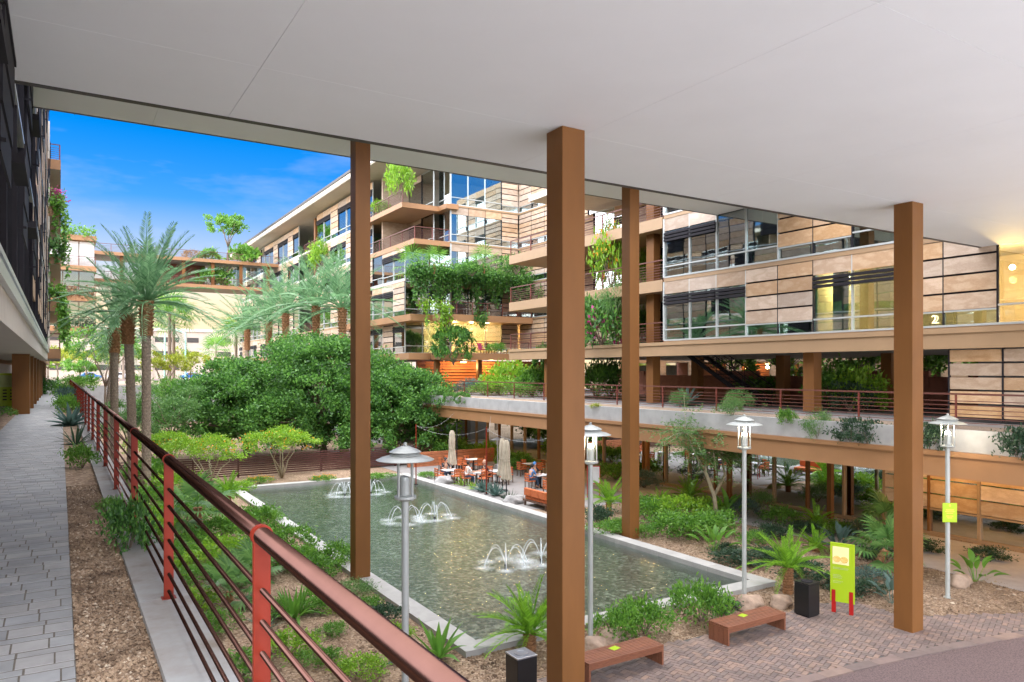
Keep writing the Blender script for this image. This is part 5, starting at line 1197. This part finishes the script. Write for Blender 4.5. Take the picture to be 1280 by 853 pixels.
# ------------------------------------------------------------------ patio: tables, chairs, parasols, heater, lights, diners
PZ = LOW + .018
def chair_proto():
    t = thing('patio_chair', 'x', 'chair', (0, 0, PZ))
    b = MB(); b.box(-.23, .23, -.23, .23, .42, .48); b.obj('seat', 'orange_fabric', t, bevel=.015)
    for x in (-.2, .2):
        for y in (-.2, .2): b = MB(); b.box(x - .02, x + .02, y - .02, y + .02, 0, .42 if x > 0 else .88); b.obj('leg', 'chair_frame', t)
    for k in range(3): b = MB(); b.box(-.235, -.19, -.22, .22, .54 + k*.13, .63 + k*.13); b.obj('back_slat', 'orange_fabric', t, bevel=.008)
    for y in (-.22, .22): b = MB(); b.box(-.2, .2, y - .02, y + .02, .64, .67); b.obj('armrest', 'orange_fabric', t)
    return t
cp = chair_proto(); used = [False]
def chair(label, x, y, rz):
    o = cp if not used[0] else copy_tree(cp); used[0] = True
    o.location = (x, y, PZ); o.rotation_euler = (0, 0, rz); o['label'] = label; o['group'] = 'orange patio chairs'; return o
def table(label, x, y, rz=0):
    t = thing('patio_table', label, 'table', (x, y, PZ), rz, 'white topped patio tables')
    b = MB(); b.box(-.45, .45, -.4, .4, .71, .745); b.obj('table_top', 'table_white', t, bevel=.008); b = MB(); b.tube([(0, 0, .02), (0, 0, .71)], .04, 10); b.obj('pedestal', 'dark_metal', t)
    b = MB(); b.box(-.3, .3, -.03, .03, 0, .03); b.box(-.03, .03, -.3, .3, .0, .029); b.obj('foot', 'dark_metal', t); return t
TB = ((563, 603, 'by the first closed parasol'), (596, 606, 'beside the white shirted diner'), (622, 604, 'by the second closed parasol'), (566, 588, 'in the back row by the brick planter'), (592, 588, 'in the back row by the heater'), (676, 610, 'of the blue shirted diner'), (664, 594, 'behind the blue shirted diner'), (700, 620, 'behind the bronze column by the bench'))
for (u, v, lab) in TB:
    p = on_z(u, v, PZ); table('white topped patio table ' + lab, p.x, p.y)
    for k, a in enumerate((0, math.pi, math.pi/2, -math.pi/2)):
        d = .72; chair('orange patio chair %s of the table %s' % (('shop side', 'pool side', 'fence side', 'plaza side')[k], lab), p.x + d*math.cos(a), p.y + d*math.sin(a), a + math.pi)
# outdoor sofa
sp = on_z(677, 634, PZ)
so = thing('patio_sofa', 'orange cushioned outdoor sofa at the pool end of the patio', 'sofa', (sp.x, sp.y, PZ), R(90))
for k in range(3): b = MB(); b.box(-.95 + .64*k, -.95 + .64*k + .62, -.35, .35, .3, .46); b.obj('seat_cushion', 'orange_fabric', so, bevel=.03); b = MB(); b.box(-.95 + .64*k, -.95 + .64*k + .62, .25, .42, .48, .85); b.obj('back_cushion', 'orange_fabric', so, bevel=.03)
b = MB(); b.box(-.98, 1.0, -.36, .44, .22, .3); b.obj('frame', 'chair_frame', so)
for x in (-.9, .9):
    for y in (-.3, .36): b = MB(); b.box(x - .04, x + .04, y - .04, y + .04, 0, .22); b.obj('leg', 'chair_frame', so)
def parasol(label, u, v, h):
    p = on_z(u, v, PZ); t = thing('closed_parasol', label, 'parasol', (p.x, p.y, PZ), 0, 'closed beige parasols')
    b = MB(); b.tube([(0, 0, 0), (0, 0, h)], .03, 8); b.obj('pole', 'dark_metal', t); b = MB(); b.lathe([(.0, 0), (.3, 0), (.3, .06), (.05, .1)], 20); b.obj('base', 'dark_metal', t)
    b = MB(); n = 32; prof = [(.05, h), (.12, h - .12), (.17, h - .6), (.15, h - 1.1), (.2, h - 1.6), (.26, h - 2.05)]
    for (r_, z) in prof:
        for k in range(n): a = 2*math.pi*k/n; rr = r_*(1 + .32*math.cos(8*a + z*.9)); b.v.append((rr*math.cos(a), rr*math.sin(a), z + (.08*math.cos(8*a) if z < h - 1.9 else 0)))
    for i in range(len(prof) - 1):
        for k in range(n): k2 = (k+1) % n; b.f.append((i*n+k, (i+1)*n+k, (i+1)*n+k2, i*n+k2))
    b.obj('folded_canopy', 'umbrella_cloth', t, smooth=True)
    b = MB(); b.lathe([(.16, h - 1.15), (.175, h - 1.13), (.175, h - 1.07), (.16, h - 1.05)], 20); b.obj('tie_strap', 'umbrella_cloth', t); return t
parasol('closed beige parasol by the first patio table', 565, 600, 3.0); parasol('closed beige parasol beside the edging agaves', 633, 622, 3.0); parasol('closed beige parasol just behind another by the agaves', 628, 614, 2.9)
hp = on_z(622, 596, PZ); ht = thing('patio_heater', 'tall steel patio heater behind the closed parasols', 'heater', (hp.x, hp.y, PZ))
b = MB(); b.lathe([(0, 0), (.24, 0), (.24, .06), (.2, .75), (.05, .8)], 20); b.obj('tank_cover', 'steel', ht); b = MB(); b.tube([(0, 0, .8), (0, 0, 2.0)], .035, 8); b.obj('pole', 'steel', ht)
b = MB(); b.lathe([(.08, 2.0), (.1, 2.02), (.12, 2.3), (.06, 2.33)], 16); b.obj('burner', 'steel', ht); b = MB(); b.lathe([(.42, 2.3), (.43, 2.31), (.05, 2.44), (0, 2.44)], 24); b.obj('reflector', 'steel', ht)
poles = []
for (u, v, h, lab) in ((608, 618, 3.6, 'red pole carrying string lights on the patio edge'), (520, 606, 3.5, 'red string light pole by the fence end'), (690, 640, 3.6, 'red string light pole hidden behind a bronze column'), (571, 596, 3.3, 'dark string light pole by the first parasol')):
    p = on_z(u, v, PZ); t = thing('light_pole', lab, 'pole', (p.x, p.y, PZ)); b = MB(); b.tube([(0, 0, 0), (0, 0, h)], .035, 8); b.obj('pole', 'rust_paint' if u != 571 else 'dark_metal', t); b = MB(); b.lathe([(0, 0), (.12, 0), (.12, .03), (.04, .04)], 12); b.obj('base_plate', 'dark_metal', t); poles.append(Vector((p.x, p.y, PZ + h - .08)))
ends = [(poles[0], poles[1], 'string light wire between the two red poles'), (poles[0], poles[2], 'string light wire running behind the bronze column by the bench'), (poles[0], Vector((23.1, 40, -1.1)), 'string light wire from red pole to terrace'), (poles[1], Vector((23.1, 45, -1.1)), 'string light wire from fence end pole to terrace'), (poles[2], Vector((23.1, 33, -1.1)), 'string light wire from column pole to terrace')]
bm_ = MB(); bm_.lathe([(0, .01), (.012, .005), (.02, -.02), (.014, -.035), (0, -.04)], 8); bulb_me = bm_.mesh('bulb', 'wire')
for (a, c, lab) in ends:
    t = thing('string_light', lab, 'string light', tuple(a)); b = MB(); pts = []
    for i in range(17):
        f = i/16; q = a.lerp(c, f) - a; q.z -= .45*4*f*(1 - f); pts.append(q)
    b.tube(pts, .006, 5); b.obj('wire', 'wire', t)
    for i in range(2, 16, 2): put('bulb', bulb_me, t, pts[i] - Vector((0, 0, .02)))
mb_ = on_z(742, 622, PZ); t = thing('menu_board', 'red framed menu board standing on the patio', 'sign', (mb_.x, mb_.y, PZ), R(-30))
b = MB(); b.box(-.3, .3, -.015, .015, .75, 1.6); b.obj('panel', 'table_white', t); b = MB(); b.box(-.34, -.3, -.02, .02, 0, 1.64); b.box(.3, .34, -.02, .02, 0, 1.64); b.box(-.3, .3, -.02, .02, 1.6, 1.64); b.box(-.3, .3, -.02, .02, .71, .75); b.obj('frame', 'red_paint', t)
for (u, v, r, h, key, lab) in ((655, 588, 1.0, 1.1, 'mid', 'hedge bush behind the diners by the shop front'), (640, 585, 1.0, 1.1, 'mid', 'hedge bush beside the diners hedge'), (576, 575, 1.2, 1.3, 'mid', 'planter bush under the terrace by the back tables'), (545, 578, 1.2, 1.5, 'mid', 'planter bush at the fence end of the patio'), (770, 600, 1.1, 1.0, 'mid', 'hedge bush by the menu board'), (610, 575, 1.0, 1.3, 'bright', 'bright planter bush behind the heater'), (805, 610, 1.0, .9, 'blue', 'grey green hedge bush by the bronze column on the shop side coping')):
    bush('patio_bush', lab, at(u, v), r, h, key)
pl = thing('brick_planter', 'low orange brown brick planter under the terrace behind the patio', 'planter', (24, 48, LOW))
for k in range(8):
    for j in range(5): bx(pl, 'brick_course', 20.2 + .85*k + .01, 20.2 + .85*k + .84, 46.2, 46.45, LOW + .2*j + .01, LOW + .2*j + .19, 'terracotta')

def person(label, loc, rz, shirt, trousers, hair, lean=.12, reach=(.42, .74), long_hair=False):
    """seated figure facing +X; origin on the ground below the hips"""
    t = thing('person', label, 'person', loc, rz)
    def skin(name, V, E, Rr, mat, sub=2):
        me = bpy.data.meshes.new(name); me.from_pydata(V, E, []); me.materials.append(MATS[mat]); o = put(name, me, t)
        m = o.modifiers.new('skin', 'SKIN'); m.use_smooth_shade = True
        for i, r_ in enumerate(Rr):
            sv = me.skin_vertices[0].data[i]; sv.radius = (r_, r_) if not isinstance(r_, tuple) else r_
        me.skin_vertices[0].data[0].use_root = True
        s = o.modifiers.new('sub', 'SUBSURF'); s.levels = 1; s.render_levels = sub; return o
    def mk(kind):
        V, E, Q = [], [], []
        def v(p, r_, par=None):
            V.append(p); Q.append(r_)
            if par is not None: E.append((par, len(V) - 1))
            return len(V) - 1
        sx = lean
        pel = v((0, 0, .52), (.15, .12)); wa = v((sx*.3, 0, .70), (.13, .10), pel); ch = v((sx*.8, 0, .92), (.155, .11), wa); nk = v((sx, 0, 1.09), .055, ch)
        if kind == 'body': hd = v((sx + .02, 0, 1.17), .06, nk); h2 = v((sx + .035, 0, 1.27), (.085, .095), hd); h3 = v((sx + .03, 0, 1.35), (.06, .07), h2); v((sx + .14, 0, 1.245), .018, h2)
        for s in (-1, 1):
            sh = v((sx*.9, s*.17, 1.02), .06, ch); el = v((sx + .1, s*.25, .80), .045, sh)
            if kind == 'body':
                wr_ = v((sx + reach[0]*.85, s*.16, reach[1] + .02), .03, el); ha = v((sx + reach[0], s*.14, reach[1] + .025), (.034, .02), wr_)
                for q in range(4): f1 = v((sx + reach[0] + .06, s*.14 + (q - 1.5)*.022, reach[1] + .03), .0095, ha); v((sx + reach[0] + .06 + (.045, .055, .05, .035)[q], s*.14 + (q - 1.5)*.024, reach[1] + .015), .008, f1)
                th = v((sx + reach[0] + .01, s*.14 - s*.045, reach[1] + .025), .011, ha); v((sx + reach[0] + .05, s*.14 - s*.055, reach[1] + .02), .009, th)
            hp_ = v((.06, s*.10, .50), .085, pel); kn = v((.46, s*.12, .50), .06, hp_)
            if kind == 'body': an = v((.46, s*.12, .09), .042, kn); v((.60, s*.13, .045), .035, an)
        return V, E, Q
    V, E, Q = mk('body'); skin('body', V, E, Q, 'skin')
    V, E, Q = mk('cloth'); 
    idx = [i for i in range(len(V))]
    up = lambda q: tuple(x*1.1 for x in q) if isinstance(q, tuple) else q*1.18
    keep = [0, 1, 2, 3, 4, 5, 8, 9]; mp = {k: i for i, k in enumerate(keep)}
    skin('shirt', [V[k] for k in keep], [(mp[a], mp[c]) for a, c in E if a in mp and c in mp], [up(Q[k]) for k in keep], shirt)
    L1 = [(0, 0, .52), (.06, -.10, .50), (.46, -.12, .50), (.46, -.12, .13), (.06, .10, .50), (.46, .12, .50), (.46, .12, .13)]
    skin('trousers', L1, [(0, 1), (1, 2), (2, 3), (0, 4), (4, 5), (5, 6)], [(.165, .13), .096, .07, .055, .096, .07, .055], trousers)
    b = MB(); b.lathe([(.0, .125), (.06, .105), (.095, .055), (.105, 0.0), (.1, -.05), (.085, -.08)], 20); o = b.obj('hair', hair, t, smooth=True); o.location = (lean + .012, 0, 1.295); o.rotation_euler = (0, -.35, 0)
    for s in (-1, 1):
        b = MB(); b.box(-.012, .0, -.013, .013, -.006, .006); o = b.obj('eye', 'hair_dark', t); o.location = (lean + .125, s*.036, 1.27)
        b = MB(); b.lathe([(0, -.03), (.018, -.015), (.018, .015), (0, .03)], 8); o = b.obj('ear', 'skin', t); o.location = (lean + .03, s*.1, 1.265)
    b = MB(); b.box(-.006, .004, -.024, .024, -.005, .005); o = b.obj('mouth', 'magenta_fabric', t); o.location = (lean + .115, 0, 1.20)
    return t
def seat_at(u, v): p = on_z(u, v, PZ); return (p.x, p.y, PZ)
def near(tab, ang, d=.74):
    u, v, _ = TB[tab]; p = on_z(u, v, PZ); return (p.x + d*math.cos(ang), p.y + d*math.sin(ang), PZ), ang + math.pi
for (tab, ang, lab, sh, tr_, hr, ln, rc) in ((5, math.pi, 'person in blue shirt seated with back to the pool', 'blue_fabric', 'denim', 'hair_dark', .15, (.42, .74)), (5, math.pi/2, 'person in dark top with blue scarf seated opposite the blue shirt', 'black_fabric', 'denim', 'blue_fabric', .1, (.4, .74)),
    (1, math.pi, 'person in white shirt seated at the patio table', 'white_fabric', 'denim', 'hair_dark', .18, (.45, .74)), (1, 0, 'person in sleeveless dark top leaning over the table', 'black_fabric', 'black_fabric', 'skin', .22, (.4, .74)), (0, math.pi/2, 'person in dark clothes seated behind the first parasol', 'black_fabric', 'denim', 'hair_dark', .1, (.42, .74))):
    loc, rz = near(tab, ang); person(lab, loc, rz, sh, tr_, hr, ln, rc)

# ------------------------------------------------------------------ planting on terraces and balconies
for (u, z, r, h, key, lab) in ((563, -.55, .55, .75, 'ball', 'round trailing bush on the concrete upstand near the thicket'), (578, -.55, .6, .8, 'ball', 'round trailing bush second along the concrete upstand'), (1022, -.75, .5, 1.0, 'fine', 'loose vine trailing down the concrete upstand'), (1064, -.75, .62, .8, 'dark', 'dark glossy bush trailing over the upstand, wider of two'), (1086, -.75, .62, .75, 'dark', 'dark glossy bush trailing over the upstand beside another'), (1163, -.8, .62, .85, 'dark', 'dark glossy bush trailing over the upstand behind the lit lamp'), (1275, -.85, .6, .9, 'dark', 'dark glossy bush on the upstand beyond the last lamp'), (985, -.3, .35, .6, 'mid', 'small sprawling plant on the terrace edge'), (745, -.2, .3, .3, 'yellow', 'tiny yellowish tuft on the upstand by the column'), (915, -.1, .5, .7, 'fine', 'wispy plant on the terrace behind the airy tree')):
    p = ray_x(u, 23.25, z); bush('trailing_bush', lab, p, r, h, key)
for (u, X, r, h, key, lab) in ((640, 29.5, 2.0, 2.4, 'bright', 'big yellow green shrub on the terrace under the wing'), (625, 28, 1.4, 1.3, 'bright', 'yellow green shrub in front of the larger one on the terrace'), (665, 28.5, 1.5, 2.0, 'mid', 'green terrace shrub beside the bronze column by the bench'), (680, 30, .9, 3.4, 'ball', 'clipped round shrub standing high beside the wing'), (605, 27, 1.3, 1.0, 'mid', 'low terrace shrub behind the railing'), (585, 27, 1.2, 1.0, 'blue', 'grey terrace shrub by the thicket'), (650, 27, 1.1, 1.0, 'mid', 'low green shrub at the terrace railing'),
    (745, 30, 1.4, 2.3, 'mid', 'tall leafy shrub on the terrace beside the bronze column by the bench'), (762, 31, 1.3, 2.4, 'ficus', 'dark leafy shrub on the terrace under the balconies'), (1045, 31, 1.2, 2.1, 'mid', 'shaded green shrub in the passage'), (1078, 31, 1.1, 1.8, 'bright', 'brighter shrub in the passage by the bronze column by the driveway'), (1062, 30, .9, 1.2, 'dark', 'low dark shrub in the passage'), (945, 37, 1.2, 1.4, 'mid', 'green bush beside the stair in front of red wall'), (925, 26.5, .6, .9, 'fine', 'light feathery bush by the terrace railing'), (850, 26.3, .5, .8, 'fine', 'light feathery shrub beside the stair foot')):
    bush('terrace_shrub', lab, ray_x(u, X, -.06), r, h, key)
clump('agave', 'large agave on the terrace in front of the red wall', 'agave', ray_x(858, 27.5, -.06), AGAVE, 26, 1.5, 5, 80); clump('agave', 'agave on the terrace below the warm lit lobby', 'agave', ray_x(590, 29, .2), AGAVE, 24, 1.7, 5, 80)
for k, (x, y, h) in enumerate(((42, 13, 5), (43, 18, 5.5), (41.5, 23, 4.6), (43, 28, 5.4), (42, 33, 5), (43, 38, 5.6), (46, 15.5, 6), (47, 26, 6), (47, 36, 6))):
    lobes = [(1.5*math.cos(q*1.3), 1.7*math.sin(q*1.3), h*(.42 + .14*(q % 3)), 1.5, 1.5, h*.17) for q in range(6)]
    tree('passage_tree', 'leafy tree behind the red garden wall seen through the passage', 'tree', (x, y, -.06), h*.35, lobes, 1500, .34, .18, 'leaf_mid', .1, 'trees behind the red garden wall')
# right building balcony plants
t = bush('balcony_tree', 'tall yellow green shrub on the upper balcony beside the bronze column by the bench', ray_x(764, 27.6, FL[2] - .1), 1.15, 3.6, 'bright'); o = put('blossom', PROTO['orange'][0], t); o.scale = (1.15, 1.15, 3.5)
bush('balcony_shrub', 'trailing grey green shrub hanging below the upper balcony', ray_x(768, 26.9, 4.8), .9, 1.9, 'fine'); t = bush('balcony_shrub', 'bougainvillea with magenta bloom over the lower balcony rail', ray_x(752, 27.0, FL[1] - .1), 1.7, 2.6, 'ficus'); o = put('blossom', PROTO['pink'][0], t); o.scale = (1.6, 1.6, 1.9)
bush('balcony_shrub', 'green shrub behind balcony rail beyond the bronze column on the shop side coping', ray_x(812, 30.4, FL[2] - .1), .9, 2.6, 'bright'); bush('balcony_shrub', 'green shrub on lower balcony beyond the bronze column on the shop side coping', ray_x(805, 30.2, FL[1] - .1), .8, 2.2, 'mid')
# vines draped over the wing
def vine(label, x0, x1, y, ztop, n_str, lmin, lmax, mat, topn, L=.26, group=None, axis='x', th=.5, name='hanging_vine'):
    t = thing(name, label, 'vine', ((x0 + x1)/2 if axis == 'x' else y, y if axis == 'x' else (x0 + x1)/2, ztop), 0, group); P, D = [], []
    Lx = x1 - x0
    for k in range(topn): P.append((random.uniform(-Lx/2, Lx/2), random.gauss(0, th), random.gauss(.0, .28)*1.2)); D.append((random.gauss(0, 1), random.gauss(-.3, 1), random.gauss(0, 1)))
    b = MB()
    for k in range(n_str):
        x = random.uniform(-Lx/2, Lx/2); yy = random.gauss(-.25, .15); ln = random.uniform(lmin, lmax)*(0.6 + .4*math.sin(x*1.7 + 1)**2)
        b.tube([(x, yy, 0), (x + .05, yy - .05, -ln*.5), (x, yy, -ln)], .012, 4)
        for i in range(int(ln*26)): f = random.random(); P.append((x + random.gauss(0, .10*(1.2 - f)), yy + random.gauss(0, .1), -ln*f)); D.append((random.gauss(0, .8), random.gauss(-.4, .7), -.8))
    f = put('foliage', leaves('foliage', np.array(P), np.array(D), L, L*.55, mat), t); s = b.obj('stems', 'bark', t)
    if axis == 'y':
        for o in (f, s): o.rotation_euler = (0, 0, -math.pi/2)
    return t
random.seed(11)
vine('thick curtain of green vine covering the wing balcony', 24.6, 36.4, 55.9, 10.0, 150, .8, 2.9, 'leaf_ficus', 8500)
vine('sparse light green vine hanging at the wing corner', 25.4, 28.2, 55.6, 7.3, 12, 1.5, 3.4, 'leaf_bright', 260); vine('short vine tuft spilling over the wing fascia', 30.4, 31.4, 55.5, 6.5, 8, .5, 1.4, 'leaf_ficus', 200)
vine('vine hanging at the wing inner wall', 36.2, 37.0, 54.5, 9.0, 6, 1, 2.2, 'leaf_ficus', 120)
bush('clipped_shrub', 'large clipped round shrub in front of the lit wing rooms', ray_y(567, 55.4, 2.35), 1.75, 2.9, 'ball')
for u, D, z, r, h, key, lab in ((500, 62.5, FL[5], 1.1, 3.2, 'bright', 'yellow green potted tree on the top wing balcony'), (475, 70, FL[5], 1.0, 1.4, 'bright', 'low plant on the top wing balcony'), (470, 74, FL[4], 1.0, 1.8, 'mid', 'leafy plant on the second wing balcony'), (400, 84, FL[4], 1.6, 3.2, 'bright', 'yellow green shrub in the wing loggia'), (645, 62, FL[3], 1.4, 1.6, 'ficus', 'dark shrub above the vine curtain'), (590, 60.8, FL[3] - .3, 1.4, 1.1, 'ficus', 'rounded shrub topping the vine curtain'), (620, 61, FL[1] - .1, .7, .8, 'mid', 'small plant by the lounge chairs on the lit balcony')):
    bush('balcony_shrub', lab, ray_d(u, D, z), r, h, key)
for (u, D, lab) in ((513, 61.3, 'small palm on the vine balcony, nearer the wing corner'), (543, 61, 'small palm on the vine balcony, nearer the glass bay'), (605, 60.8, 'wide palm on the vine balcony above the vine curtain')): fan_palm(lab, ray_d(u, D, FL[3] - .1), .8, 14, 1.15, None, FANF, .08)
# walkway side building balcony planting
for k, (y, z, mt, n, lab) in enumerate(((60.3, 13.6, 'leaf_mid', 500, 'flowering vine on the upper walkway side balconies'), (60.3, 10.6, 'leaf_fine', 600, 'green vine trailing off the middle walkway side balcony'), (60.4, 7.3, 'leaf_mid', 700, 'fern like mass hanging from the walkway side balcony'), (92.3, 16.9, 'leaf_mid', 500, 'planting on the walkway side building roof by the footbridge'), (92.2, 10.3, 'vine_red', 500, 'reddish planting on the far walkway side balcony'), (92.2, 6.9, 'leaf_dark', 500, 'dark planting on the lowest far walkway side balcony'))):
    x0, x1 = (-2.2, .3) if y < 80 else (-.5, 3.3)
    v_ = vine(lab, x0, x1, y, z, 16 if y < 80 else 5, .6, 2.6 if y < 80 else .8, mt, n, .3)
    if k == 0: o = put('blossom', PROTO['pink'][0], v_); o.scale = (1.3, .5, .9)
vine('thin vine falling down the walkway side balcony corner', 0, .5, 60.1, 12.6, 4, 2, 5, 'leaf_mid', 60, .25); vine('long vine falling from the lower walkway side balcony corner', -.1, .5, 60.0, 6.4, 8, 1.5, 3.4, 'leaf_mid', 100, .3)
# lounge chairs on the lit wing balcony
for (u, m, lab) in ((606, 'magenta_fabric', 'pink patterned chair on the lit wing balcony'), (628, 'cyan_fabric', 'turquoise chair on the lit wing balcony'), (616, 'dark_metal', 'dark chair between the pink and turquoise chairs')):
    t = thing('lounge_chair', lab, 'chair', ray_y(u, 56.9, FL[1] - .06), R(-60)); b = MB(); b.box(-.35, .35, -.3, .3, .34, .42); b.obj('seat', m, t, bevel=.02)
    b = MB(); b.box(-.42, -.32, -.3, .3, .42, 1.05, Matrix.Rotation(R(-12), 4, 'Y')); b.obj('backrest', m, t, bevel=.02)
    for x in (-.3, .3):
        for y in (-.26, .26): b = MB(); b.box(x - .02, x + .02, y - .02, y + .02, 0, .34); b.obj('leg', 'dark_metal', t)
# glowing floor number on the glass
fc = bpy.data.curves.new('floor_number', 'FONT'); fc.body = '2'; fc.size = .42; fc.extrude = .002; to = bpy.data.objects.new('floor_number', fc); COL.objects.link(to)
dg = bpy.context.evaluated_depsgraph_get(); me = bpy.data.meshes.new_from_object(to.evaluated_get(dg)); bpy.data.objects.remove(to); me.materials.clear(); me.materials.append(MATS['number_glow'])
p = ray_x(1164, 26.95, FL[1] + .12); o = put('floor_number', me, rb, Vector(p) - Vector(rb.location)); o.rotation_euler = (R(90), 0, R(-90))

# ------------------------------------------------------------------ parked cars on the street
def car(label, loc, rz, paint):
    t = thing('parked_car', label, 'car', loc, rz, 'cars parked along the street'); prof = [(-2.2, .35), (-2.2, .85), (-1.6, .95), (-1.0, 1.42), (.5, 1.45), (1.2, .98), (2.1, .85), (2.2, .4)]
    b = MB(); n = len(prof); b.v = [(x, -.88, z) for x, z in prof] + [(x, .88, z) for x, z in prof]; b.f = [tuple(reversed(range(n))), tuple(range(n, 2*n))] + [(i, (i+1) % n, n + (i+1) % n, n + i) for i in range(n)]; b.obj('body', paint, t, bevel=.05)
    for x in (-1.35, 1.35):
        for y in (-.86, .86): b = MB(); b.tube([(x, y - .1, .33), (x, y + .1, .33)], .33, 16); b.obj('wheel', 'rubber', t)
    for y in (-.9, .9): b = MB(); b.box(-1.0, .7, y - .01, y + .01, 1.0, 1.34); b.obj('side_window', 'glass_dark', t)
    return t
for u, D, m, lab in ((112, 150, 'blue_car', 'blue car parked beyond the walkway end'), (240, 152, 'blue_car', 'blue car parked behind the twin palms'), (262, 156, 'car_white', 'white car parked beside the thicket'), (150, 155, 'car_white', 'white car glimpsed between palm trunks')): car(lab, ray_d(u, D, -.02), R(5), m)
